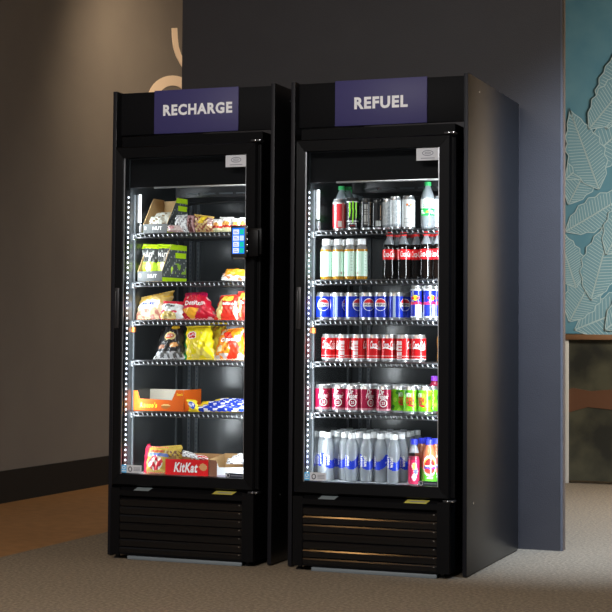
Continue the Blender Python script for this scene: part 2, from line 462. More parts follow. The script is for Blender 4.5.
    for i in range(4):
        j = (i+1) % 4; g = .0007
        o = len(b.v); bev = .006
        def sh(p, q, a): return (p[0]+(q[0]-p[0])*a, p[1]+(q[1]-p[1])*a)
        A, B, C2, D2 = O[i], O[j], G[j], G[i]
        A1, B1 = sh(A, D2, .12), sh(B, C2, .12)
        dl = Vector((B[0]-A[0], B[1]-A[1])).normalized()*g
        ring = [(A, -.012), (A, YF+.008), (A1, YF), (D2, YF+.004), (D2, -.012)]; ring2 = [(B, -.012), (B, YF+.008), (B1, YF), (C2, YF+.004), (C2, -.012)]
        for p, y in ring: b.v.append((p[0]+dl.x, y, p[1]+dl.y))
        for p, y in ring2: b.v.append((p[0]-dl.x, y, p[1]-dl.y))
        for k in range(5):
            k2 = (k+1) % 5; b.face([o+k, o+k2, o+5+k2, o+5+k], 'door_black')
        b.face([o+4, o+3, o+2, o+1, o], 'door_black'); b.face([o+5, o+6, o+7, o+8, o+9], 'door_black')
    door = b.build('door', c, smooth=False)
    b = MB(); b.box(gx0-.004, gx1+.004, -.058, -.052, gz0-.004, gz1+.004, 'glass'); b.build('glass', door, smooth=False)
    b = MB()
    for s0, s1, u0, u1 in ((gx0, gx0+.006, gz0, gz1), (gx1-.006, gx1, gz0, gz1)):
        b.box(s0, s1, -.0615, -.059, u0, u1, 'alu')
    b.build('glazing_bead', door, smooth=False)
    b = MB(); b.bbox(.060, .083, YF-.004, YF+.006, 1.03, 1.21, 'dark_plastic', .003); b.bbox(.064, .071, YF-.010, YF-.004, 1.045, 1.195, 'dark_plastic', .003)
    b.build('handle', door)
    b = MB(); b.tube([(XR+.012, -.055, .335), (XR+.012, -.055, 1.835)], .006, 'door_black'); b.box(XR, XR+.01, -.06, -.05, .335, 1.835, 'body_black'); b.build('hinge_rail', door)
    for z in (.320, 1.853):
        b = MB(); b.bbox(XR-.03, XR+.018, YF+.004, -.03, z-.004, z+.004, 'dark_plastic', .0015)
        b.bbox(XR-.012, XR-.004, YF-.001, YF+.006, z-.003, z+.003, 'chrome', .001); b.bbox(XR+.008, XR+.016, YF+.0, YF+.008, z-.003, z+.004, 'chrome', .001); b.build('hinge', door)
    yl = -.0595
    lx0, lx1, lz0, lz1 = .592, .692, 1.741, 1.793
    b = MB(); b.box(lx0, lx1, yl-.001, yl, lz0, lz1, 'label_grey')
    n = 26
    def oval(mb, cx_, cz_, rx, rz, w, y, m):
        for i in range(n):
            a, a2 = 2*PI*i/n, 2*PI*(i+1)/n
            P = [(cx_+rx*math.cos(a), cz_+rz*math.sin(a)), (cx_+rx*math.cos(a2), cz_+rz*math.sin(a2)), (cx_+(rx-w)*math.cos(a2), cz_+(rz-w)*math.sin(a2)), (cx_+(rx-w)*math.cos(a), cz_+(rz-w)*math.sin(a))]
            o = len(mb.v); mb.v += [(p[0], y, p[1]) for p in P]; mb.face([o, o+1, o+2, o+3], m)
    oval(b, (lx0+lx1)/2, lz0+.031, .025, .012, .0035, yl-.0014, 'ink_grey'); oval(b, (lx0+lx1)/2, lz0+.031, .014, .005, .003, yl-.0014, 'ink_grey')
    b.box(lx0+.02, lx1-.02, yl-.0014, yl-.001, lz0+.008, lz0+.011, 'ink_grey')
    b.build('brand_label', door, smooth=False)
    b = MB(); b.box(.096, .1225, yl-.001, yl, .383, .418, 'label_blue')
    oval(b, .109, .405, .009, .007, .003, yl-.0014, 'white_letter'); b.box(.099, .119, yl-.0014, yl-.001, .39, .393, 'white_letter')
    b.box(.1225, .197, yl-.001, yl, .383, .418, 'label_grey'); oval(b, .141, .4, .010, .012, .004, yl-.0014, 'ink')
    for k in range(3): b.box(.158, .190, yl-.0014, yl-.001, .393+k*.006, .3955+k*.006, 'ink_grey')
    b.build('energy_label', door, smooth=False)
    b = MB(); b.box(.606, .700, yl-.001, yl, .379, .400, 'ink')
    oval(b, .617, .39, .010, .009, .002, yl-.0014, 'label_grey'); b.text('K', .008, .012, lambda x, z: (.613+x, yl-.0016, .39+z), 'label_grey', sub=0)
    for k in range(10): b.box(.632+.006*k, .6365+.006*k, yl-.0014, yl-.001, .3875, .3925, 'ink_grey')
    b.build('maker_label', door, smooth=False)
    # base: box with louvred grille
    b = MB()
    b.box(XL, XR, YF+.025, YB, .022, .295, 'body_black'); b.box(XL, .097, YF, YF+.025, .022, .316, 'door_black'); b.box(.691, XR, YF, YF+.025, .022, .316, 'door_black')
    b.prism([(YF, .283), (YF, .306), (YF+.02, .320), (YF+.025, .320), (YF+.025, .283)], 'x', .097, .691, 'door_black')
    b.box(.097, .691, YF+.003, YF+.025, .022, .036, 'door_black')
    base = b.build('base', c, smooth=False)
    b = MB()
    for k in range(7):
        zt = .271-.0358*k
        pr = [(YF+.004, zt-.0325)]
        pr += [(YF+.002+.004*(1-math.sin(a)), zt-.004+.004*math.cos(a)-.0) for a in [PI/2, PI/3, PI/6, 0]]
        dt = (.0052, .0036, .0034, .0047, .0054, .0038, .0035)[k]        # the slats are not all tilted alike
        pr = [(YF+.004, zt-.033), (YF+.0006, zt-.008), (YF+.0006+dt, zt-.002), (YF+.009, zt), (YF+.022, zt+.004), (YF+.022, zt-.028)]
        b.prism(pr, 'x', .098, .690, 'grille_black')
        b.box(.676, .681, YF+.0, YF+.004, zt-.01, zt-.006, 'chrome')
    b.build('grille', base, angle=15)
    b = MB(); b.bbox(.135, .690, YF+.006, YF+.02, .0, .017, 'kick', .003); b.build('kick_strip', base)
    for xx in (.07, .70):
        for yy in (-.03, .58):
            b = MB(); b.lathe([(.018, 0), (.018, .006), (.010, .010), (.010, .024)], 'dark_plastic', 12, cx=xx, cy=yy); b.build('foot', base)
    for xa, xb, m in ((.548, .650, 'label_yellow'), (.165, .245, 'label_steel')):
        def lp(x, t, k): return (x, YF+.02*t-.0008*k, .3062+.014*t+.0006*k)
        b = MB(); q = [lp(xa, .05, 1), lp(xb-.006, .05, 1), lp(xb+.008, .95, 1), lp(xa+.012, .95, 1)]
        q2 = [lp(xa, .05, 0), lp(xb-.006, .05, 0), lp(xb+.008, .95, 0), lp(xa+.012, .95, 0)]
        b.add(q+q2, [(0, 1, 2, 3), (7, 6, 5, 4), (0, 4, 5, 1), (1, 5, 6, 2), (2, 6, 7, 3), (3, 7, 4, 0)], m)
        if 'yellow' in m: b.add([lp(xa+.024, .4, 1.6), lp(xb-.014, .4, 1.6), lp(xb-.010, .6, 1.6), lp(xa+.026, .6, 1.6)], [(0, 1, 2, 3)], 'ink_grey')
        b.build('warning_label', base, smooth=False)
    return c
cl = make_cooler(L0, 'tall black glass-door cooler of snacks under the RECHARGE sign', SHELF_L)
cr = make_cooler(R0, 'tall black glass-door cooler of drinks under the REFUEL sign', SHELF)

# payment terminal bolted to the snack cooler's door
ty = YF-.045
p0, p1 = at(230.6, 225.5, ty), at(246.2, 257.3, ty)
tx0, tx1, tz0, tz1 = p0.x-L0, p1.x-L0, p1.z, p0.z
b = MB(); b.bbox(tx0, tx1, ty, ty+.022, tz0, tz1, 'dark_plastic', .006); pt = b.build('payment_terminal', cl)
b = MB(); sx0, sx1, sz0, sz1 = tx0+.009, tx1-.009, tz0+.016, tz1-.011
def scr(x0, x1, z0, z1, k, c):
    X = lambda a: sx0+(sx1-sx0)*a
    Z = lambda a: sz0+(sz1-sz0)*a
    b.box(X(x0), X(x1), ty-.0006*k-.0002, ty+.002, Z(z0), Z(z1), 'screen', c)
scr(0, 1, 0, 1, 1, lin(30, 110, 230))
for k in range(4):
    z = .03+.24*k
    scr(.08, .55, z, z+.19, 2, lin(205, 215, 245)); scr(.62, .95, z, z+.19, 2, lin(20, 170, 150) if k != 2 else lin(170, 200, 235))
    scr(.14, .48, z+.05, z+.075, 3, lin(90, 100, 150)); scr(.14, .40, z+.11, z+.135, 3, lin(90, 100, 150))
b.build('screen', pt, smooth=False)
b = MB(); b.bbox(tx1-.012, tx1+.062, ty+.022, YF-.002, tz0+.012, tz1-.012, 'door_black', .004)
b.bbox(tx1+.004, tx1+.052, ty+.008, ty+.024, tz0+.004, tz1-.02, 'door_black', .004)
b.tube([(tx0+.01, ty+.012, tz0-.003), (tx1-.01, ty+.012, tz0-.003)], .0035, 'alu')
b.build('bracket', pt)
for dz in (.104, .082, .040):
    b = MB(); b.lathe([(.005, 0), (.005, .003), (.003, .005)], 'chrome', 10)
    b.v = [(tx1+.056+v[0], YF-.003-v[2], tz0+dz+v[1]) for v in b.v]; b.build('bolt', pt)
b = MB()
for k in range(5): b.bbox(tx1+.001, tx1+.005, ty-.001, ty+.004, tz0+.02+.026*k, tz0+.03+.026*k, 'chrome', .001)
b.build('side_buttons', pt)

# ------------------------------------------------------------------ drinks: kinds
def cyl(r, cz, off=.0005, a0=0.):
    return lambda x, z: ((r+off)*math.sin(x/r+a0), -(r+off)*math.cos(x/r+a0), cz+z)
def can_prof(r, h):
    return [(r*.78, 0), (r*.80, .002), (r, .010)] + [(r, .010+(h-.026)*i/22) for i in range(1, 23)] + [(r*.93, h-.010), (r*.84, h-.003), (r*.86, h)]
def make_can(name, cat, r, h, fn, deco=None, top='can_metal', seg=48):
    b = MB()
    pr = can_prof(r, h); n = len(pr)
    sub = lambda lo, hi, m, f: b.lathe(pr[lo:hi], m, seg, f, close=False)
    sub(0, 3, 'can_metal', None); sub(n-4, n, top, None)
    b.lathe(pr[2:n-3], 'print_can', seg, fn, close=False)
    b.face([k for k in reversed(range(seg))], 'can_metal')
    if deco: deco(b, r, h)
    o = b.build(name, angle=30); o['category'] = cat
    l = MB(); z = h-.005
    l.lathe([(r*.86, h), (r*.83, h), (r*.80, z), (r*.02, z)], 'can_metal', seg, close=False)
    l.bbox(-r*.25, r*.25, -r*.55, r*.28, z+.0006, z+.0022, 'can_metal', .0006)
    l.build('lid', o, angle=30)
    return o
def band(u, c, w): return abs((u-c+.5) % 1-.5) < w/2
WHT = (.82, .83, .85)
def f_cola(u, v):
    red = (.60, .008, .012)
    if v < .04: return WHT
    if band(u, .83, .13) and .08 < v < .94: return WHT if int(v*30) % 4 else red
    if band(u, .17, .12) and .10 < v < .90: return (.75, .6, .6) if int(v*24) % 3 else red
    if v < .20 and v > .15: return (.75, .3, .3)
    return red
def d_cola(b, r, h):
    for a in (0., PI):
        b.text('Coca-Cola', .060, .034, cyl(r, h*.62, a0=a), 'white_ink', bold=.018, shear=.32)
        pts = [(-.03+.06*i/12, .004*math.sin(i/12*2*PI)-.018) for i in range(13)]; pts += [(x, z+.005) for x, z in reversed(pts)]
        b.poly2d(pts, cyl(r, h*.62, a0=a), 'white_ink', sub=.008)
def f_blue(u, v):
    c = (.008, .03, .42)
    if band(u, .80, .10) and .06 < v < .95: return (.55, .62, .75) if int(v*26) % 4 else c
    if band(u, .24, .07): return (.4, .5, .7)
    if band(u, .70, .03): return (.35, .45, .65)
    return c
def d_blue(b, r, h):
    R = .0245
    for a in (0., PI*.92):
        mp = cyl(r, h*.55, a0=a); mp2 = cyl(r, h*.55, off=.0009, a0=a); mp3 = cyl(r, h*.55, off=.0013, a0=a)
        circ = lambda rr: [(rr*math.cos(2*PI*i/32), rr*math.sin(2*PI*i/32)) for i in range(32)]
        b.poly2d(circ(R*1.1), mp, 'white_ink', sub=.008)
        top = [(R*math.cos(t), R*math.sin(t)) for t in [math.radians(18+i*9) for i in range(17)]]
        b.poly2d(top, mp2, 'red_ink', sub=.008)
        bot = [(R*math.cos(t), -R*math.sin(t)) for t in [math.radians(18+i*9) for i in range(17)]]
        b.poly2d(bot, mp2, 'blue_ink', sub=.008)
        b.text('PEPSI', .040, .010, mp3, 'dark_ink', bold=.03)
def f_energy(u, v):
    q = int(u*4) % 2
    if v > .96 or v < .03: return (.6, .63, .68)
    if abs(v-.5) < .035: return (.55, .03, .16)
    if v > .5: return (.012, .025, .36) if not band(u*3, .3, .10) else (.35, .4, .6)
    return (.015, .03, .36) if q else (.60, .64, .74)
def d_energy(b, r, h):
    for a in (0., PI):
        b.text('Red Bull', .040, .012, cyl(r, h*.50, a0=a), 'red_ink', bold=.03)
        b.poly2d([(.012*math.cos(2*PI*i/20), .012*math.sin(2*PI*i/20)) for i in range(20)], cyl(r, h*.64, a0=a), 'yellow_ink', sub=.008)
        for s in (-1, 1):
            b.poly2d([(s*.004, -.004), (s*.012, -.008), (s*.020, -.002), (s*.018, .006), (s*.010, .005), (s*.005, .002)][::s], cyl(r, h*.64, .0012, a), 'red_ink', sub=.008)
def f_cherry(u, v):
    c = (.32, .006, .045)
    if band(u, .5, .26) and abs(v-.66) < .15 and ((u*90+v*40) % 5 < 1.2): return (.6, .2, .26)
    if band(u, .84, .13) and .08 < v < .9: return (.68, .5, .55) if int(v*26) % 3 else c
    if v < .07: return (.55, .25, .3)
    return c
def d_cherry(b, r, h):
    n = 24
    for a in (0., PI):
        for R, w, cz in ((.017, .0035, .36),):
            mp = cyl(r, h*cz, a0=a)
            for i in range(n):
                t, t2 = 2*PI*i/n, 2*PI*(i+1)/n
                b.poly2d([(R*math.cos(t), R*math.sin(t)), (R*math.cos(t2), R*math.sin(t2)), ((R-w)*math.cos(t2), (R-w)*math.sin(t2)), ((R-w)*math.cos(t), (R-w)*math.sin(t))], mp, 'white_ink')
            b.text('23', .014, .012, mp, 'white_ink', bold=.02)
        b.text('Dr', .022, .024, cyl(r, h*.76, a0=a-.25), 'white_ink', bold=.03, shear=.2)
        b.text('Pepper', .046, .024, cyl(r, h*.58, a0=a), 'white_ink', bold=.02, shear=.2)
def f_lime(u, v):
    s = (math.sin(u*25.13+v*5)+math.sin(u*12.57-v*11))*.5
    if band(u, .84, .10) and .1 < v < .9: return (.72, .8, .6) if int(v*26) % 3 else (.1, .35, .02)
    if s > .62: return (.03, .22, .015)
    if s < -.66: return (.36, .76, .06)
    return (.17, .60, .010)
def d_lime(b, r, h):
    for a in (0., PI):
        b.text('MTN', .022, .018, cyl(r, h*.68, a0=a-.25), 'white_ink', bold=.05, shear=.2)
        b.text('DEW', .040, .028, cyl(r, h*.48, a0=a), 'red_ink', bold=.05, shear=.2)
        b.poly2d([(-.02, -.022), (.012, -.030), (.024, -.022), (-.005, -.018)], cyl(r, h*.5, a0=a), 'red_ink', sub=.008)
def f_tallred(u, v):
    c = (.62, .03, .04)
    if band(u, .40, .045): return (.80, .6, .6)
    if band(u, .60, .06): return (.72, .25, .22)
    if band(u, .54, .16) and .03 < v < .25: return (.6, .58, .55) if int(u*90) % 2 else (.4, .3, .3)
    if v > .94: return WHT
    return c
def f_claw(u, v):
    if v > .96: return (.5, .5, .52)
    if .23 < v < .28 and band(u, .5, .36): return (.62, .64, .62)
    return (.012, .012, .014)
def d_claw(b, r, h):
    g = 'claw_green'
    for k, (x, top, bt) in enumerate(((-.0145, .052, -.012), (0, .056, -.040), (.0145, .052, -.016))):
        pts = [(x-.0035, top), (x+.0035, top-.002), (x+.0028, top*.5), (x+.004, top*.3), (x+.0015, bt), (x-.001, bt-.006), (x-.003, bt+.010), (x-.0015, .012), (x-.004, .022)]
        b.poly2d(pts, cyl(r, h*.50), g, sub=.008)
    b.text('MONSTER', .036, .007, cyl(r, h*.20), 'white_ink', bold=.03)
    b.text('ENERGY', .020, .004, cyl(r, h*.13), 'red_ink', bold=.02)
mat('claw_green', (.30, .85, .02), .35)
def f_dark(u, v):
    if band(u, .5, .14) and .08 < v < .90: return (.40, .40, .38) if (int(v*40) % 4 and int(u*60) % 3) else (.09, .08, .08)
    if band(u, .63, .05) and v > .1: return (.38, .28, .2) if int(v*30) % 5 else (.03, .03, .03)
    if band(u, .36, .03): return (.25, .25, .26)
    return (.012, .012, .014)
def f_dark2(u, v):
    if band(u, .55, .20) and .05 < v < .27: return (.75, .78, .76) if int(u*70) % 2 else (.4, .42, .42)
    if band(u, .62, .05) and .3 < v < .9: return (.5, .32, .2) if int(v*30) % 4 else (.03, .03, .03)
    if .30 < v < .34 and band(u, .5, .2): return (.5, .6, .05)
    return (.012, .012, .014)
def f_silver(u, v):
    n = math.sin(u*160+3*math.sin(v*30))*math.sin(v*70)
    if band(u, .58, .10) and .1 < v < .85 and int(v*44) % 3: return (.46, .50, .54)
    if v < .10: return (.3, .33, .36)
    return (.72, .77, .8) if n > -.35 else (.5, .55, .6)
def f_silver2(u, v):
    if band(u, .50, .22) and .14 < v < .34 and int(v*60) % 2: return (.5, .53, .55)
    if band(u, .78, .10) and .1 < v < .8: return (.42, .46, .5)
    return (.78, .81, .82)
def d_emblem(b, r, h):
    mp = cyl(r, h*.73, a0=.1)
    for s in (-1, 1):
        b.poly2d([(s*.003, -.004), (s*.011, -.006), (s*.013, .002), (s*.008, .007), (s*.004, .003)][::s], mp, 'orange_plastic', sub=.008)
    b.poly2d([(-.004, -.008), (.004, -.008), (.003, -.003), (-.003, -.003)], mp, 'dark_ink')

def make_bottle(name, cat, prof, bodym, lab, cap, capm, deco=None, neck=None, seg=28):
    """prof: outline of the whole bottle up to the neck; lab=(z0,z1,fn,material); cap=(r,z0,z1)"""
    b = MB()
    if neck:            # clear shoulder above the drink
        zs = neck
        lo = [p for p in prof if p[1] <= zs]; hi = [p for p in prof if p[1] >= zs]
        b.lathe(lo, bodym, seg, close=True); b.lathe(hi, 'soda_plastic', seg, close=False)
    else: b.lathe(prof, bodym, seg)
    o = b.build(name, angle=50); o['category'] = cat
    if lab:
        z0, z1, fn, a0, a1 = lab; l = MB()
        def rad(z):
            for (r1, za), (r2, zb) in zip(prof, prof[1:]):
                if za <= z <= zb: return r1+(r2-r1)*(z-za)/(zb-za+1e-9)
            return prof[-1][0]
        nv = max(6, int((z1-z0)/.004)); nu = 40
        idx = {}
        for i in range(nv+1):
            z = z0+(z1-z0)*i/nv; r = rad(z)+.0006
            for k in range(nu+1):
                t = a0+(a1-a0)*k/nu; idx[i, k] = len(l.v); l.v.append((r*math.sin(t), -r*math.cos(t), z))
        for i in range(nv):
            for k in range(nu):
                c = fn((k+.5)/nu, (i+.5)/nv)
                if c: l.face([idx[i, k], idx[i, k+1], idx[i+1, k+1], idx[i+1, k]], 'print_film', c)
        if deco: deco(l, rad((z0+z1)/2)+.0006, (z0+z1)/2)
        l.build('label', o, angle=50)
    if cap:
        r, z0, z1 = cap; c = MB(); n = 32; o2 = len(c.v)
        c.lathe([(r*1.05, z0), (r*1.05, z0+.003), (r, z0+.0035), (r, z1-.002), (r*.9, z1)], capm, n)
        for i, v in enumerate(c.v):
            if (i % n) % 2: c.v[i] = (v[0]*.96, v[1]*.96, v[2])
        c.build('cap', o, angle=25)
    return o

cola_prof = [(.022, 0), (.026, .003), (.0285, .012), (.029, .03), (.027, .055), (.0265, .07), (.029, .092), (.0295, .105), (.0295, .125), (.0285, .135), (.024, .150), (.018, .166), (.0135, .178), (.012, .186), (.012, .192)]
def f_colalabel(u, v):
    if v < .08: return (.5, .01, .02)
    if band(u*1.0, .78, .10): return (.8, .8, .8) if int(v*12) % 3 else (.62, .01, .015)
    return (.66, .01, .015)
def d_colalabel(l, r, z):
    for a in (0., PI): l.text('Coca-Cola', .052, .026, cyl(r, z+.002, .0006, a), 'white_ink', bold=.015, shear=.32)
sprite_prof = [(.022, 0), (.028, .004), (.030, .014), (.030, .05), (.0285, .075), (.030, .095), (.0305, .12), (.029, .138), (.024, .155), (.017, .172), (.0125, .182), (.012, .192)]
def f_sprite(u, v):
    if .32 < v < .42 or .02 < v < .12: return (.01, .42, .06)
    if .12 <= v <= .32: return (.03, .52, .10) if math.sin(u*26+v*9) > -.3 else (.75, .85, .78)
    return (.80, .84, .83)
def d_sprite(l, r, z):
    for a in (0., PI):
        l.text('Sprite', .046, .020, cyl(r, z+.006, .0006, a), 'cap_green', bold=.03, shear=.2)
        l.text('zero', .02, .008, cyl(r, z-.020, .0006, a), 'yellow_ink', bold=.02)
tea_prof = [(.020, 0), (.0245, .003), (.0258, .010), (.0258, .125), (.0256, .126), (.025, .132), (.020, .146), (.0145, .155), (.0135, .160)]
def f_tea(u, v):
    if .06 < v < .18 and band((u*3) % 1, .5, .22): return (.45, .12, .16) if ((u*60) % 2 < 1) else (.5, .62, .5)
    if band((u*3) % 1, .12, .16) and int(v*26) % 3 == 0 and v > .2: return (.42, .55, .48)
    if band((u*3) % 1, .86, .25): return (.50, .74, .60)
    return (.62, .80, .69)
water_prof = [(.024, 0), (.030, .003), (.0325, .010), (.0325, .13), (.0325, .150), (.0315, .165), (.0275, .183), (.020, .198), (.0145, .206), (.0130, .212), (.0130, .216)]
def f_water(u, v):
    a = u*1.0
    if v < .30 and .05 < u < .95: return (.01, .05, .62) if v < .26+.05*math.sin(u*12) else None
    return None
def f_water2(u, v):
    e = .30+.16*math.sin(u*7+1.2)
    return (.008, .045, .60) if e < v < e+.56+.1*math.sin(u*9) and .03 < u < .97 else None
def d_water(l, r, z):
    a = -1.15
    l.text('smart', .048, .015, lambda x, y: cyl(r, z+.010, .0006, a)(-y, x), 'white_ink', bold=.03)
    l.text('water', .048, .015, lambda x, y: cyl(r, z+.010, .0006, a+.62)(-y, x), 'white_ink', bold=.03)
    for a2 in (1.7, 2.3): l.text('pure', .026, .009, cyl(r, z+.004, .0006, a2), 'white_ink', bold=.02)
juice_prof = [(.022, 0), (.027, .003), (.0295, .010), (.0295, .06), (.029, .105), (.0275, .118), (.021, .135), (.015, .146), (.0135, .152), (.0135, .158)]
def f_juice(u, v):
    x = (u*2) % 1-.5; y = v-.62
    e = (x/.36)**2+(y/.36)**2
    if e < .5: return (.45, .02, .02) if y > .03 else ((.78, .8, .85) if abs(y) < .05 else (.62, .03, .03))
    if e < .72: return (.85, .62, .1) if y > 0 else (.75, .1, .05)
    if e < 1.0: return (.8, .82, .8)
    if v < .5: return (.10, .50, .03)
    return (.5, .12, .06)
def d_juice(l, r, z):
    for a in (-PI/2, PI/2): 
        l.text('Snapple', .048, .016, cyl(r, z+.006, .0006, a), 'blue_ink', bold=.05, shear=.1)
        l.text('APPLE', .026, .008, cyl(r, z-.036, .0006, a), 'white_ink', bold=.03)
def f_punch(u, v):
    for cx_, cz_, c in ((.5, .28, (.62, .65, .7)), (.5, .74, (.55, .7, .15)), (.55, .52, (.08, .12, .55)), (.12, .5, (.6, .62, .65))):
        d = ((u-cx_)*2.4)**2+((v-cz_))**2
        if d < .018: return c
        if d < .026: return (.75, .75, .75)
    return (.60, .015, .09)

# ------------------------------------------------------------------ putting drinks in place
ORD = ['first', 'second', 'third', 'fourth', 'fifth', 'sixth', 'seventh', 'eighth', 'ninth', 'tenth']
used = {}
def put(proto, px, z, y, label, rz=None, group=None):
    p = at(px, 300, y); rz = random.uniform(-.5, .5) if rz is None else rz
    loc = (p.x, y, z)
    if proto.name not in used:
        used[proto.name] = 1; proto.location = loc; proto.rotation_euler = (0, 0, rz); proto['label'] = label
        if group: proto['group'] = group
        return proto
    return dup(proto, loc, rz, label, group)
FACE = -.36     # turned towards a viewer standing to the side of the cooler... angle of a front-facing label
s1, s2, s3, s4, s5 = SHELF
# shelf one
tall_red = make_can('drink_can', 'can', .0292, .137, f_tallred)
put(tall_red, 338.8, s1, .085, 'tall red can at the end of the top drinks shelf', .35)
claw = make_can('energy_drink_can', 'can', .0288, .142, f_claw, d_claw, top='dark_ink')
put(claw, 352.2, s1, .085, 'tall black can with three green claw marks', .36)
dk = make_can('energy_drink_can', 'can', .0248, .137, f_dark, top='dark_ink')
put(dk, 365.8, s1, .085, 'black can with grey printing beside the green-clawed can', .3)
dk2 = make_can('energy_drink_can', 'can', .0222, .131, f_dark2, top='dark_ink')
put(dk2, 376.6, s1, .085, 'slim black can with a pale block at its foot', .3)
sv = make_can('energy_drink_can', 'can', .0230, .136, f_silver)
put(sv, 387.0, s1, .100, 'slim silver can just behind the patterned silver can', .2)
sv1 = make_can('energy_drink_can', 'can', .0252, .141, f_silver)
put(sv1, 395.0, s1, .068, 'patterned silver can between slim silver can and emblem can', .3)
sv2 = make_can('energy_drink_can', 'can', .0290, .143, f_silver2, d_emblem)
put(sv2, 408.0, s1, .085, 'wide silver can with a small orange emblem', .3)
sp = make_bottle('soda_bottle', 'bottle', sprite_prof, 'soda_plastic', (.056, .128, f_sprite, -PI, PI), (.0150, .186, .203), 'cap_green', d_sprite)
G = 'green-capped bottles on the top drinks shelf'
put(sp, 427.3, s1, .085, 'clear soda bottle with green cap and green label, alone in front', .36, G)
put(sp, 341.0, s1, .16, 'green-capped bottle directly behind the tall red can', .9, G)
put(sp, 347.6, s1, .20, 'green-capped bottle behind the gap between red and green-clawed cans', .5, G)
put(sp, 353.5, s1, .33, 'green-capped bottle deep behind the green-clawed black can', .5, G)
put(sp, 359.6, s1, .39, 'farthest green-capped bottle, deep behind the black cans', .5, G)
put(sv2, 440.5, s1, .12, 'silver can half hidden between green-capped bottle and door frame', 1.2)
# shelf two
tea = make_bottle('tea_bottle', 'bottle', tea_prof, 'tea', (.014, .122, f_tea, -PI, PI), (.0185, .152, .178), 'cap_white', neck=.132)
G = 'mint-labelled tea bottles'
for k, px in enumerate((326.0, 338.2, 350.2, 361.6)):
    put(tea, px, s2, .075+.004*(k % 2), 'amber tea bottle with mint label and white cap, %s from the left in front' % ORD[k], .3+.5*k, G)
for k, px in enumerate((331.5, 343.8, 355.4)):
    put(tea, px, s2, .140, 'amber tea bottle, %s from the left in the second row' % ORD[k], .8*k, G)
ck = make_bottle('cola_bottle', 'bottle', cola_prof, 'cola', (.084, .128, f_colalabel, -PI, PI), (.0148, .186, .203), 'cap_red', d_colalabel, neck=.150)
G = 'red-capped cola bottles on the second shelf'
for k, (px, y, rz) in enumerate(((389.3, .080, .25), (403.2, .080, .75), (426.0, .080, .15), (438.4, .084, -.1))):
    put(ck, px, s2, y, 'red-capped cola bottle, %s from the left in the front row' % ORD[k], rz, G)
for k, (px, y, rz) in enumerate(((396.8, .150, .6), (416.0, .120, .45), (432.6, .150, .2), (409.6, .195, .2))):
    put(ck, px, s2, y, ['red-capped cola bottle behind the gap between first and second front bottles', 'red-capped cola bottle set back between second and third front bottles', 'red-capped cola bottle behind the third and fourth front bottles', 'red-capped cola bottle deepest of the second-shelf cola'][k], rz, G)
# shelf three
bl = make_can('soda_can', 'can', .0325, .117, f_blue, d_blue)
G = 'blue cola cans on the third shelf'
rots = (.36, 1.75, 1.2, .62, .18, 1.7)
for k in range(6):
    put(bl, 323.3+14.55*k, s3, .085, 'blue cola can, %s from the left in the front row' % ORD[k], rots[k], G)
for k in range(6):
    put(bl, 332.0+14.4*k, s3, .153, 'blue cola can, %s from the left in the second row' % ORD[k], 1.3+.5*k, G)
en = make_can('energy_drink_can', 'can', .0262, .146, f_energy, d_energy)
G = 'blue and silver energy drink cans'
put(en, 416.4, s3, .082, 'blue and silver energy can standing next to the blue cola cans', .1, G)
put(en, 429.2, s3, .082, 'blue and silver energy can nearer the door hinge, in front', .8, G)
put(en, 423.5, s3, .140, 'blue and silver energy can in the second row', .4, G)
put(en, 436.0, s3, .140, 'blue and silver energy can half behind the door frame, second row', 1.2, G)
# shelf four
rd = make_can('soda_can', 'can', .0325, .117, f_cola, d_cola)
G = 'red cola cans on the fourth shelf'
rots = (.30, 2.1, 1.9, .75, .35, 1.75, .4)
for k in range(7):
    put(rd, 329.3+14.9*k, s4, .085, 'red cola can, %s from the left in the front row' % ORD[k], rots[k], G)
for k in range(6):
    put(rd, 338.5+14.7*k, s4, .154, 'red cola can, %s from the left in the second row' % ORD[k], 1.2+.7*k, G)
brn = make_bottle('soda_bottle', 'bottle', cola_prof, 'tea', None, (.0148, .186, .203), 'cap_white')
brn.scale = (.8, .8, .8); put(brn, 442.6, s4, .10, 'amber bottle half hidden by the door frame past the red cans', 0)
# shelf five
ch = make_can('soda_can', 'can', .0325, .117, f_cherry, d_cherry)
lm = make_can('soda_can', 'can', .0325, .117, f_lime, d_lime)
Gc, Gl = 'dark red soda cans on the fifth shelf', 'lime green soda cans on the fifth shelf'
for r_ in range(5):
    y = .085+.0675*r_
    row = ['front', 'second', 'third', 'fourth', 'fifth'][r_]
    for k in range(5):
        dx = (0, 2.2, 0, -1.0, 1.5)[k] if r_ == 0 else 0
        put(ch, 323.2+14.9*k+dx+5.0*r_, s5, y+(.012 if (r_ == 0 and k == 3) else 0), 'dark red soda can, %s from the left in the %s row' % (ORD[k], row), (.5, .1, .35, 1.0, .25)[k] if r_ == 0 else random.uniform(-1, 1), Gc)
    for k in range(3):
        if r_ == 4 and k == 2: continue
        put(lm, (399.0, 411.0, 425.7)[k]+5.0*r_ if r_ == 0 else 397.7+14.9*k+5.0*r_, s5, y+(.045 if (r_ == 0 and k == 0) else 0)+(.03 if r_ > 0 and k == 0 else 0), 'lime green soda can, %s from the left in the %s row' % (ORD[k], row), (.9, .3, -.3)[k] if r_ == 0 else random.uniform(-1, 1), Gl)
pp = make_bottle('juice_bottle', 'bottle', juice_prof, 'juice_red', None, (.017, .150, .172), 'cap_purple')
pp.scale = (.9, .9, .93); put(pp, 434.8, s5, .158, 'purple-capped bottle behind the last lime green can at the door frame', 0)
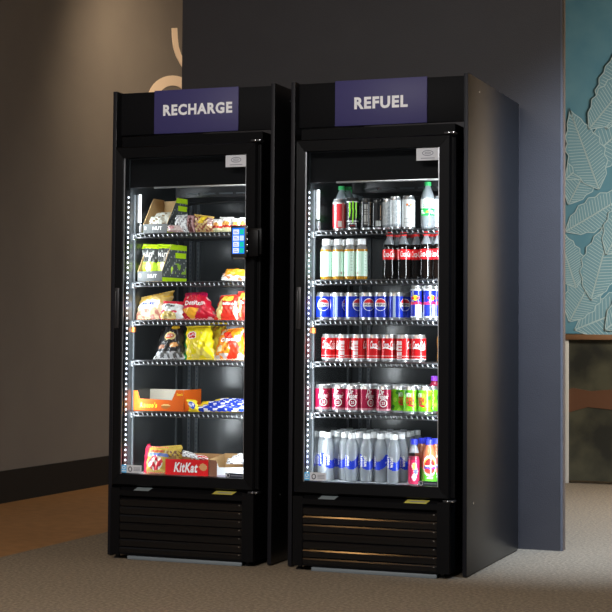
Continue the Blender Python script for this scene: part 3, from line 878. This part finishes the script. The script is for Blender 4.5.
# bottom deck
wt = make_bottle('water_bottle', 'bottle', [(r*.88 if z < .19 else r, z*.90) for r, z in water_prof], 'water_plastic', (.042, .120, f_water2, -2.3, 2.3), (.0160, .186, .209), 'cap_white', d_water)
G = 'clear water bottles on the bottom deck'
front = [(329.0, .085, .9), (353.0, .085, .2), (367.5, .090, .6), (381.6, .100, -.2), (394.5, .085, .5)]
mid = [(323.8, .145, .6), (338.7, .187, .2), (345.8, .130, -.3), (359.8, .147, .7), (374.8, .152, .1), (388.4, .162, -.5), (402.0, .147, 1.2)]
for k, (px, y, rz) in enumerate(front): put(wt, px, DECK, y, 'clear water bottle with white cap, %s from the left along the front' % ORD[k], rz, G)
for k, (px, y, rz) in enumerate(mid): put(wt, px, DECK, y, 'clear water bottle set back behind the front ones, %s of seven from the left' % ORD[k], rz, G)
for r_ in range(4):
    y = .250+.060*r_
    for k in range(6):
        put(wt, 335.0+13.4*k+4.7*r_+1.5*(r_ % 2), DECK, y, 'clear water bottle, %s from the left in the %s row' % (ORD[k], ('third', 'fourth', 'fifth', 'last')[r_]), random.uniform(-1.5, 1.5), G)
juice_prof = [(r, z*1.14) for r, z in juice_prof]
ju = make_bottle('juice_bottle', 'bottle', juice_prof, 'juice_orange', (.008, .128, f_juice, -PI, PI), (.0165, .170, .193), 'cap_blue', d_juice)
pu = make_bottle('juice_bottle', 'bottle', [(r*.80, z) for r, z in juice_prof], 'juice_red', (.004, .105, f_punch, -PI, PI), (.0150, .170, .193), 'cap_blue', neck=.1197)
put(pu, 414.6, DECK, .070, 'slim pink-red juice bottle with blue cap at the end of the water', .36)
G = 'blue-capped juice bottles on the bottom deck'
put(ju, 430.0, DECK, .082, 'green and red labelled juice bottle with blue cap, in front', .36+PI/2, G)
for k, (px, y) in enumerate(((422.5, .145), (436.5, .150), (428.5, .215), (442.0, .225))):
    put(ju, px, DECK, y, ['blue-capped juice bottle just behind the slim pink bottle', 'blue-capped juice bottle right behind the front green labelled one', 'blue-capped juice bottle in the third row, nearer the water', 'blue-capped juice bottle in the third row, at the door frame'][k], random.uniform(-1, 1), G)

# ------------------------------------------------------------------ snacks
def vnoise(x, y, s):
    return math.sin(x*7.1+s)*math.cos(y*6.3+s*1.7)+.6*math.sin(x*15.3-y*11.7+s*2.3)+.35*math.sin(x*29+y*23+s*.7)
def bag(name, cat, label, quad, y0, y1, thick, fn, seed=0, group=None, texts=(), nu=40, nv=40, crimp=True, wr=.22, rest=None):
    """a sealed film bag: quad = four surveyed corners TL TR BR BL; bottom edge at depth y0, top edge at y1"""
    TL, TR, BR, BL = [at(p[0], p[1], y) for p, y in zip(quad, (y1, y1, y0, y0))]
    base = (BL+BR)/2
    if rest is not None:
        sh = Vector((0, 0, rest+.001-min(BL.z, BR.z))); TL, TR, BR, BL = TL+sh, TR+sh, BR+sh, BL+sh; base = base+sh
    ex = ((TR+BR)-(TL+BL)).normalized(); ez = ((TL+TR)-(BL+BR)).normalized(); nrm = ex.cross(ez).normalized()   # to the viewer side (-Y)
    if nrm.y > 0: nrm = -nrm
    def pos(u, v, side):
        p = TL.lerp(TR, u).lerp(BL.lerp(BR, u), 1-v)
        a, c = abs(2*u-1), abs(2*v-1)
        cv = max(0, (c-0)/.90) if crimp else c
        t = max(0, 1-a**2.6)**.62*max(0, 1-min(1, cv)**2.8)**.62
        w = (vnoise(u*1.3, v*1.1, seed)*.6+.45*abs(math.sin(u*9+v*6+seed+2*math.sin(v*5+seed)))-.2+.25*math.sin(u*31-v*17+seed))*wr*(t**.5)
        edge = .012*math.sin(v*23+seed)*(1 if u > .5 else -1)*(a**6)
        zz = .006*math.sin(u*70)*(1 if c > .9 else 0)*.3
        q = p+nrm*(thick/2*(t+w*t)*side+zz)+ex*edge*.3
        if side < 0 or True: pass
        if rest is not None and q.z < rest+.0012: q.z = rest+.0012
        return q-base
    b = MB()
    for side in (1, -1):
        o = len(b.v)
        for j in range(nv+1):
            for i in range(nu+1): b.v.append(tuple(pos(i/nu, j/nv, side)))
        for j in range(nv):
            for i in range(nu):
                c = fn((i+.5)/nu, (j+.5)/nv) if side > 0 else fn(.02, (j+.5)/nv)
                a0 = o+j*(nu+1)+i
                q = [a0, a0+1, a0+nu+2, a0+nu+1]
                b.face(q if side > 0 else q[::-1], 'print_film', c)
    for (txt, cu, cv_, w, h, m, sk) in texts:
        b.text(txt, w, h, lambda x, y: pos(cu+x, cv_+y, 1)+nrm*.0016, m, bold=.03, shear=sk, sub=.03)
    o = b.build(name, angle=60); o.location = base
    tag(o, label, cat, group); return o
def blob(u, v, cx, cy, rx, ry): return ((u-cx)/rx)**2+((v-cy)/ry)**2 < 1
def rnd(u, v, s, k=8): return (math.sin(u*k*2.1+s)*math.sin(v*k*1.7+s*2)+math.sin(u*k*.9-v*k*1.3+s*3)*.5)

# printed display carton
def carton(name, cat, label, px, z, y, rz, w, d, outer, inner, front, side, back_h, texts=(), front_fn=None, side_fn=None, group=None):
    """front: outline (x,z) of the front wall; side: outline (y,z) of the side walls"""
    p = Vector((px[0], y, z)) if isinstance(px, tuple) else at(px, 300, y); o = empty(name, (p.x, y, z+.0008)); o.rotation_euler = (0, 0, rz); tag(o, label, cat, group)
    t = .003
    def wall(pname, pts, axis, a0, a1, fn):
        b = MB(); b.prism(pts, axis, a0, a1, 'print_card', inner)
        n = len(pts)
        if fn:        # printed face lies on the outer side, laid out as a fine grid
            xs = [q[0] for q in pts]; zs = [q[1] for q in pts]; nx, nz = 36, 28
            x0, x1, z0, z1 = min(xs), max(xs), min(zs), max(zs)
            bm = bmesh.new(); bm.faces.new([bm.verts.new((q[0], q[1], 0)) for q in pts])
            for i in range(1, nx):
                bmesh.ops.bisect_plane(bm, geom=bm.verts[:]+bm.edges[:]+bm.faces[:], plane_co=(x0+(x1-x0)*i/nx, 0, 0), plane_no=(1, 0, 0))
            for i in range(1, nz):
                bmesh.ops.bisect_plane(bm, geom=bm.verts[:]+bm.edges[:]+bm.faces[:], plane_co=(0, z0+(z1-z0)*i/nz, 0), plane_no=(0, 1, 0))
            out = (a0-.0004) if axis == 'y' else (a1+.0004)
            for f in bm.faces:
                c = f.calc_center_median(); u, v = (c.x-x0)/(x1-x0), (c.y-z0)/(z1-z0)
                vs = [((q.co.x, out, q.co.y) if axis == 'y' else (out, q.co.x, q.co.y)) for q in f.verts]
                oo = len(b.v); b.v += vs; b.face(range(oo, oo+len(vs)), 'print_card', fn(u, v))
            bm.free()
        return b
    fb = wall('front', front, 'y', 0, t, front_fn or (lambda u, v: outer))
    for (txt, cx_, cz_, tw, th, m, sk) in texts:
        fb.text(txt, tw, th, lambda x, zz: (cx_+x, -.0018, cz_+zz), m, bold=.03, shear=sk, sub=0)
    fb.build('front_panel', o, smooth=False)
    for x in (0, w-t):
        wall('side', side, 'x', x, x+t, (side_fn or (lambda u, v: outer)) if x else None).build('side_panel', o, smooth=False)
    b = MB(); b.box(t, w-t, d-t, d, 0, back_h, 'print_card', inner); b.build('back_panel', o, smooth=False)
    b = MB(); b.box(t, w-t, t, d-t, 0, t, 'print_card', inner); b.build('bottom_panel', o, smooth=False)
    return o
KRAFT = lin(196, 164, 118); LIME = (.52, .80, .01); CHAR = (.075, .085, .085)
def lime_front(u, v):
    if blob(u, v, .10, .55, .05, .2): return (.5, .5, .5)
    return (.12, .125, .125)
def lime_side(u, v):
    if v > .87 or v < .12: return LIME
    if .52 < u < .97 and .66 < v < .78: return LIME
    if .52 < u < .97 and .2 < v < .5 and rnd(u, v, 1, 9) > .1: return (.3, .5, .05)
    if rnd(u, v, 4, 22) > .75: return (.32, .34, .33)
    return CHAR
s1, s2, s3, s4, s5 = SHELF_L
# --- top snack shelf
cw, cdp = .130, .175
carton('snack_carton', 'carton', 'open cardboard carton with lime side on the top snack shelf', 142.2, s1, .075, math.radians(-6), cw, cdp, CHAR, KRAFT,
       [(0, 0), (cw, 0), (cw, .042), (0, .042)], [(0, 0), (cdp, 0), (cdp, .166), (.085, .166), (0, .042)], .160,
       [('NUT', .078, .022, .05, .016, 'white_ink', 0)], lime_front, lime_side)
def f_paper(u, v): return (.66, .68, .62) if rnd(u, v, 3, 9) < .6 else (.3, .22, .12)
for k, (q, ya, yb) in enumerate((([(147, 217), (163, 216), (165, 226), (149, 227)], .11, .16), ([(153, 213), (171, 212), (172, 224), (154, 225)], .14, .20))):
    bag('snack_bag', 'snack bag', ['off-white packet lying in front inside the open cardboard carton', 'off-white packet at the back inside the open cardboard carton'][k], q, ya, yb, .03, f_paper, 5+k, 'off-white packets in the carton')
def f_foil(u, v): return (.75, .76, .78) if rnd(u, v, 2, 10) > 0 else ((.16, .15, .17) if rnd(u, v, 6, 13) > .2 else (.5, .5, .52))
bag('snack_bag', 'snack bag', 'crinkled black and silver bag in front of the open carton', [(176, 215), (188, 214), (189, 232), (174.5, 232)], .070, .09, .045, f_foil, 2, rest=s1)
def f_pinkc(u, v):
    if blob(u, v, .3, .55, .22, .3): return (.45, .2, .2)
    return (.62, .5, .48) if v > .15 else (.45, .3, .28)
bag('snack_bag', 'snack bag', 'flat pale pink and brown packet lying against the black and silver bag', [(168, 225), (180, 225), (184, 232), (167.5, 232)], .045, .06, .025, f_pinkc, 8, rest=s1)
def f_pink(u, v):
    if blob(u, v, .55, .72, .2, .12) or (abs(u-.5) < .32*(1-v*.6) and v < .6): return (.10, .03, .03)
    return (.62, .36, .38)
bag('snack_bag', 'snack bag', 'pink bag with a dark figure printed on it', [(187.5, 215), (195, 215), (195.5, 232), (187, 232)], .075, .09, .035, f_pink, 3, rest=s1)
def f_trail(u, v):
    if abs(u-.15-v*.5) < .12 and v > .45: return (.85, .6, .03)
    if v > .84: return (.7, .45, .1)
    if u > .75 and v > .35: return (.55, .4, .36) if int(v*20) % 3 else (.3, .1, .08)
    return (.55, .38, .16) if rnd(u, v, 1, 14) > -.1 else (.28, .08, .05)
bag('snack_bag', 'snack bag', 'brown and yellow bag of trail mix standing on the top snack shelf', [(195, 214.5), (214, 217), (214, 232.5), (195, 232.5)], .075, .09, .05, f_trail, 4, rest=s1)
def f_rw(u, v):
    if v > .42: return (.82, .8, .78) if not blob(u, v, .5, .5, .3, .2) else (.75, .35, .08)
    if v > .25: return (.55, .05, .03)
    return (.62, .60, .35)
for k, (xa, xb, yt) in enumerate(((213, 222, 219), (220.5, 233.5, 217), (232, 241, 218.5), (239.5, 248.5, 217.5))):
    bag('snack_bag', 'snack bag', 'white and red packet, %s from the left beside the trail mix bag' % ORD[k], [(xa, yt), (xb, yt), (xb, 232), (xa, 232)], .08+.01*(k % 2), .09+.01*(k % 2), .035, f_rw, 10+k, 'white and red packets on the top snack shelf', rest=s1)
# --- second snack shelf
cw, cdp = .135, .20
carton('snack_carton', 'carton', 'grey and lime display carton filled with bags, second snack shelf', 137.3, s2, .055, math.radians(-8), cw, cdp, CHAR, KRAFT,
       [(0, 0), (cw, 0), (cw, .046), (0, .046)], [(0, 0), (cdp, 0), (cdp, .170), (.072, .170), (0, .046)], .160,
       [('NUT', .082, .024, .048, .016, 'white_ink', 0)], lime_front, lime_side)
def f_nut(u, v):
    if v > .86: return LIME
    if .10 < v < .42: return (.45, .66, .04) if not blob(u, v, .5, .28, .16, .15) else (.66, .72, .5)
    if rnd(u, v, 3, 9) > .6: return (.35, .36, .36)
    return (.055, .06, .06)
for k, (x0_, x1_, ya) in enumerate(((142.5, 159, .095), (157.5, 173.5, .105))):
    bag('snack_bag', 'snack bag', ['charcoal bag with lime top in the display carton, nearer its open side', 'charcoal bag with lime top in the display carton, beside the lime-edged wall'][k],
        [(x0_, 244), (x1_, 244.5), (x1_-1.5, 277), (x0_-1.5, 277)], ya, ya+.035, .04, f_nut, 20+k, 'charcoal and lime bags in the carton', [('NUT', .5, .64, .6, .13, 'white_ink', 0)])
def f_orange(u, v): return (.82, .34, .02) if rnd(u, v, 3, 6) < .55 else (.85, .62, .15)
bag('snack_bag', 'snack bag', 'orange snack packet lying on top of the white packet', [(227, 269), (249, 270), (249, 277), (224, 276.5)], .09, .13, .028, f_orange, 31)
def f_white(u, v): return (.78, .76, .72) if rnd(u, v, 3, 8) < .4 else (.6, .2, .1)
bag('snack_bag', 'snack bag', 'white and red packet under the orange packet, second snack shelf', [(224, 274), (249, 275.5), (249, 282), (221, 281)], .08, .13, .03, f_white, 33, rest=s2)
# --- third snack shelf
def f_cream(u, v):
    if blob(u, v, .40, .50, .34, .17): return (.78, .78, .84) if not (rnd(u, v, 2, 24) > .85) else (.3, .25, .4)
    if v < .32 and rnd(u, v, 5, 11) > .25: return (.4, .16, .12)
    if v > .72 and rnd(u, v, 5, 9) > .2: return (.5, .30, .03)
    return (.50, .34, .10) if v > .5 else (.52, .40, .24)
bag('chip_bag', 'chip bag', 'cream and gold chip bag slumped at the end of the third snack shelf', [(141.5, 297), (174.5, 290), (168, 319), (135, 319.5)], .07, .13, .06, f_cream, 41, texts=[('Multi', .40, .52, .40, .10, 'blue_ink', .1)], rest=s3)
def f_slv(u, v):
    if v > .78 or u < .06: return (.62, .02, .05)
    if v < .34 and blob(u, v, .4, .14, .36, .22): return (.8, .62, .2) if rnd(u, v, 1, 12) > -.2 else (.4, .3, .1)
    if blob(u, v, .16, .34, .12, .10) or blob(u, v, .68, .34, .12, .08): return (.55, .03, .06)
    return (.74, .77, .78)
bag('chip_bag', 'chip bag', 'silver-white and red chip bag between cream and red bags', [(164, 300), (184, 301), (182.5, 319), (159.5, 319)], .045, .08, .05, f_slv, 42, texts=[('Miss', .45, .66, .5, .14, 'dark_ink', .2)], rest=s3)
def f_red1(u, v):
    if v < .32 and abs(u-.32) < .24*(v/.32+.1): return (.9, .42, .03)
    if v > .80: return (.42, .004, .06)
    if rnd(u, v, 7, 8) > .9: return (.75, .4, .4)
    return (.56, .008, .03)
bag('chip_bag', 'chip bag', 'big red chip bag with white lettering and an orange chip', [(186, 292), (206, 291), (219, 319), (180.5, 319)], .06, .12, .07, f_red1, 43, texts=[('Doritos', .46, .50, .62, .16, 'white_ink', .2)], rest=s3)
def f_red2(u, v):
    if blob(u, v, .5, .80, .26, .16): return (.85, .55, .05)
    if abs(u-.20) < .16*(1-abs(v-.35)*2.2): return (.85, .68, .25)
    if abs(u-.85) < .10*(1-abs(v-.3)*2.4): return (.7, .72, .5)
    return (.66, .035, .02)
bag('chip_bag', 'chip bag', 'red chip bag with a yellow sun and chips beside the big red bag', [(221, 295), (240, 294), (241, 319.5), (214, 319.5)], .055, .10, .06, f_red2, 44, texts=[('Tostitos', .52, .55, .5, .12, 'white_ink', .1)], rest=s3)
bag('chip_bag', 'chip bag', 'red chip bag with a yellow chip cut off by the door frame', [(237.5, 291), (256, 290), (258, 319.5), (236, 319.5)], .065, .11, .05, f_red2, 45, texts=[('Tostitos', .5, .55, .5, .12, 'white_ink', .1)], rest=s3)
def f_dkbrown(u, v): return (.02, .018, .018) if rnd(u, v, 2, 7) < .7 else (.07, .06, .05)  # near-black brown film with slightly paler patches
bag('chip_bag', 'chip bag', 'dark brown bag standing far back behind the cream chip bag', [(141, 290), (158, 289), (160, 312), (143, 313)], .30, .34, .06, f_dkbrown, 46, rest=s3)
# --- fourth snack shelf
def f_dkchip(u, v):
    if blob(u, v, .46, .58, .24, .11): return (.62, .12, .05) if blob(u, v, .46, .58, .18, .075) else (.72, .6, .25)
    if blob(u, v, .62, .84, .2, .07): return (.72, .48, .03)
    if blob(u, v, .68, .34, .16, .07): return (.7, .34, .12)
    if blob(u, v, .22, .30, .12, .06): return (.35, .14, .07)
    if v < .17: return (.42, .43, .45) if rnd(u, v, 3, 14) > 0 else (.1, .1, .1)
    return (.022, .022, .024)
bag('chip_bag', 'chip bag', 'black chip bag with an oval logo and orange chips', [(168.5, 326), (184.5, 325), (184, 361.5), (153.5, 361.5)], .06, .13, .06, f_dkchip, 51, texts=[("Lay's", .46, .58, .3, .08, 'white_ink', .2)], rest=s4)
def f_green(u, v): return (.03, .35, .07) if not blob(u, v, .5, .3, .3, .12) else (.6, .7, .55)
bag('chip_bag', 'chip bag', 'green chip bag squeezed between the black and yellow bags', [(181, 333), (190, 331), (189, 361.5), (179, 361.5)], .11, .15, .04, f_green, 52, rest=s4)
def f_yel(u, v):
    if blob(u, v, .32, .66, .19, .12): return (.60, .02, .02) if blob(u, v, .32, .66, .165, .095) else (.85, .8, .7)
    if v < .30 and rnd(u, v, 4, 6) > .15: return (.80, .66, .12)
    return (.86, .70, .012)
bag('chip_bag', 'chip bag', 'bright yellow chip bag with a red oval logo', [(186.5, 328), (211, 326.5), (216, 361.5), (186.5, 361.5)], .055, .10, .075, f_yel, 53, texts=[("Lay's", .32, .66, .26, .09, 'white_ink', .15)], rest=s4)
bag('chip_bag', 'chip bag', 'yellow chip bag standing behind the one with the red oval', [(209, 325), (227, 323.5), (226, 361.5), (208, 361.5)], .13, .17, .05, lambda u, v: (.82, .66, .03) if rnd(u, v, 2, 7) < .7 else (.5, .3, .03), 54, rest=s4)
def f_fire(u, v):
    if abs(u-.55-.2*math.sin(v*5)) < .16 and v < .85: return (.72, .03, .01)
    if v < .18 and rnd(u, v, 2, 10) > 0: return (.6, .5, .45)
    if rnd(u, v, 5, 7) > .5: return (.85, .7, .45)
    return (.86, .26, .015)
bag('chip_bag', 'chip bag', 'orange and red chip bag beside the yellow bags', [(222, 331), (243, 329), (244, 361.5), (213, 361.5)], .055, .10, .06, f_fire, 55, texts=[('Cheetos', .5, .6, .6, .12, 'white_ink', .3)], rest=s4)
bag('chip_bag', 'chip bag', 'orange chip bag cut off by the door frame on the fourth shelf', [(241, 330), (256, 329), (258, 361.5), (239, 361.5)], .075, .11, .05, f_fire, 56, rest=s4)
bag('chip_bag', 'chip bag', 'dark green bag showing above the orange chip bag', [(226, 326), (243, 324.5), (244, 350), (226, 350)], .19, .22, .05, lambda u, v: (.015, .11, .03) if v < .85 else (.03, .3, .05), 57, rest=s4)
bag('chip_bag', 'chip bag', 'dark brown bag far back at the LED side, fourth snack shelf', [(146, 326), (168, 324), (170, 356), (148, 356)], .32, .36, .07, f_dkbrown, 58, rest=s4)
# --- fifth snack shelf
ow, od, oh = .268, .18, .096
ORG = (.74, .125, .008)
def f_or(u, v):
    if blob(u, v, .66, .22, .09, .11): return (.45, .16, .03) if v < .24 else (.82, .55, .2)
    return ORG
carton('candy_carton', 'carton', 'orange candy display carton with a low cut-out front', 132.0, s5, .05, math.radians(-1), ow, od, ORG, lin(206, 200, 186),
       [(0, 0), (ow, 0), (ow, oh), (ow*.86, oh), (ow*.78, .050), (ow*.17, .054), (ow*.13, oh-.006), (0, oh-.006)],
       [(0, 0), (od, 0), (od, oh), (0, oh)], oh-.004, [("Reese's", .092, .026, .088, .024, 'yellow_ink', .2), ("Reese's", .249, .076, .030, .012, 'yellow_ink', .2)], f_or, None)
def f_bluebar(u, v):
    if u < .16: return (.86, .66, .03)
    if rnd(u*3, v, 3, 6) > .35: return (.78, .8, .85)
    return (.015, .05, .5)
def f_yelbar(u, v):
    if blob(u, v, .45, .5, .34, .3): return (.05, .1, .5)
    return (.86, .66, .03)
for k, (q, ya, yb) in enumerate((([(190, 409), (249, 409.5), (249, 414), (188, 414)], .05, .07), ([(196, 405), (250, 405.5), (250, 410), (193, 409.5)], .08, .10), ([(203, 401.5), (251, 402), (251, 406.5), (200, 406)], .11, .13), ([(216, 399.5), (252, 400), (252, 403.5), (213, 403)], .15, .17))):
    bag('candy_bar', 'candy bar', 'long blue and white candy wrapper, %s layer from the bottom of its stack' % ORD[k], q, ya, yb, .03, f_bluebar, 60+k, 'blue and white candy bars', rest=s5 if k == 0 else None, nu=60, nv=12, wr=.2)
bag('candy_bar', 'candy bar', 'yellow candy wrapper with blue print in front of the orange carton', [(186, 401), (196.5, 402), (199, 414), (191, 414)], .033, .045, .022, f_yelbar, 70, texts=[('BUT', .45, .5, .5, .24, 'white_ink', .1)], rest=s5, nu=20, nv=24)
bag('candy_bar', 'candy bar', 'yellow wrapper lying on top of the blue candy bars', [(221, 398.5), (233, 399), (234, 402), (218, 402)], .17, .19, .02, lambda u, v: (.85, .6, .05), 71, nu=20, nv=10)
# --- bottom snack deck
def f_candy(u, v):
    if u < .10: return (.62, .02, .05)
    if blob(u, v, .52, .36, .34, .26): return (.68, .04, .06) if rnd(u, v, 4, 11) > -.2 else (.9, .8, .7)
    if .60 < v < .72 and u > .15: return (.14, .2, .5)
    if .74 < v < .84: return (.35, .2, .04) if int(u*30) % 3 else (.6, .45, .1)
    return (.56, .39, .07)
bag('candy_bag', 'candy bag', 'tall gold and red candy bag in front on the bottom deck', [(149, 448), (168.5, 449), (166.5, 475.5), (144.5, 475.5)], .045, .08, .05, f_candy, 81, texts=[('MINIS', .55, .79, .6, .08, 'red_ink', 0)], rest=DECK)
bag('candy_bag', 'candy bag', 'gold candy bag leaning behind the red candy carton', [(160, 444), (182, 442.5), (182, 468), (161, 470)], .13, .18, .06, lambda u, v: (.56, .39, .07) if not (.45 < v < .7 and rnd(u, v, 3, 16) > .1) else (.2, .1, .05), 82, rest=DECK)
bag('candy_bag', 'candy bag', 'red-edged candy packet at the LED end of the bottom deck', [(146.5, 447), (151, 446), (149, 475.5), (143.8, 475.5)], .075, .10, .03, lambda u, v: (.62, .02, .08), 83, rest=DECK)
kw, kd = .212, .17
REDK = (.66, .008, .012)
def f_kit(u, v):
    if u > .78 and blob(u, v, .88, .55, .09, .22): return (.62, .3, .12)
    return REDK
carton('candy_carton', 'carton', 'open red candy carton with white script on the bottom deck', 167.2, DECK, .03, 0, kw, kd, REDK, lin(170, 130, 88),
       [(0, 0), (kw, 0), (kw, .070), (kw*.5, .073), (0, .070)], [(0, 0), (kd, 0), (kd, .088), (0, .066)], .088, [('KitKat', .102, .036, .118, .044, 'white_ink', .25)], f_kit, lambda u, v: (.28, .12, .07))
def f_rbar(u, v): return (.62, .02, .03) if rnd(u, v, 3, 9) > -.2 else (.8, .8, .8)
for k, q in enumerate(([(183, 450), (196, 454), (198, 459), (182, 456)], [(190, 453), (207, 456), (209, 461), (190, 459)])):
    bag('candy_bar', 'candy bar', ['silver and red candy bar sticking up inside the red carton', 'red candy bar lying towards the white carton'][k], q, .10+.02*k, .13, .02, f_foil if k == 0 else f_rbar, 84+k, nu=24, nv=12)
ww, wd_ = .178, .17
def f_wbox(u, v):
    if u < .22: return (.20, .085, .05)
    if v < .10: return (.45, .4, .5)
    return (.80, .82, .86)
carton('candy_carton', 'carton', 'white and brown candy carton with a stepped front beside the red carton', (at(167.2, 300, .03).x+kw+.003,), DECK, .03, 0, ww, wd_, (.8, .82, .86), lin(178, 146, 104),
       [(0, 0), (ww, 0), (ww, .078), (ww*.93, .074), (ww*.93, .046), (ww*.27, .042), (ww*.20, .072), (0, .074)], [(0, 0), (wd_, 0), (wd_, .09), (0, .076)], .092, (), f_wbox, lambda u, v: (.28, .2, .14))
for k, q in enumerate(([(228, 458), (247, 459), (247, 464), (226, 464)], [(233, 455.5), (248, 456), (248, 460), (231, 460)], [(238, 453.5), (247, 455), (247, 458), (237, 457)])):
    bag('candy_bar', 'candy bar', 'dark and silver candy bar in the white carton, %s from the bottom' % ORD[k], q, .06+.03*k, .08+.03*k, .022, f_foil, 90+k, 'dark candy bars in the white carton', nu=24, nv=12)

# ------------------------------------------------------------------ light
def lamp(kind, name, loc, tgt, e, col, **k):
    l = bpy.data.lights.new(name, kind); l.energy = e; l.color = col
    for a, v in k.items(): setattr(l, a, v)
    o = bpy.data.objects.new(name, l); COL.objects.link(o); o.location = loc
    o.rotation_euler = (Vector(tgt)-Vector(loc)).to_track_quat('-Z', 'Y').to_euler(); return o
w = bpy.data.worlds.new('world'); S.world = w; w.use_nodes = True
w.node_tree.nodes['Background'].inputs[0].default_value = (.92, .95, 1, 1); w.node_tree.nodes['Background'].inputs[1].default_value = .12
lamp('AREA', 'ceiling_lamp', (.2, -4.6, 3.55), (.2, -3.6, 0), 350, (1, .96, .93), shape='RECTANGLE', size=2.4, size_y=1.2)
lamp('SPOT', 'warm_downlight', (-.98, -2.2, 3.3), (-.3, -.6, 0), 30, (1, .52, .18), spot_size=1.3, spot_blend=1, shadow_soft_size=.09)
lamp('SPOT', 'wall_washer', (-1.45, 2.7, 3.5), (-2.46, 3.7, 2.3), 95, (1, .76, .5), spot_size=2.2, spot_blend=1, shadow_soft_size=.15)
lamp('SPOT', 'daylight_fill', (2.3, -.6, 3.4), (1.25, .98, 1.0), 1500, (.58, .74, 1), spot_size=.9, spot_blend=1, shadow_soft_size=.12)  # added unseen spot, stands in for bluish daylight on the dark partition
lamp('AREA', 'far_wall_fill', (2.9, 2.8, 2.3), (2.6, 4.4, .7), 130, (1, .95, .88), shape='RECTANGLE', size=1.5, size_y=.6)  # unseen fill, added to brighten the far wall that the side panel mirrors

S.view_settings.view_transform = 'Standard'; S.view_settings.look = 'None'; S.view_settings.gamma = 1
S.view_settings.use_curve_mapping = False; S.view_settings.exposure = 0
try:
    S.cycles.transparent_max_bounces = 40; S.cycles.max_bounces = 10; S.cycles.use_denoising = True
except Exception: pass
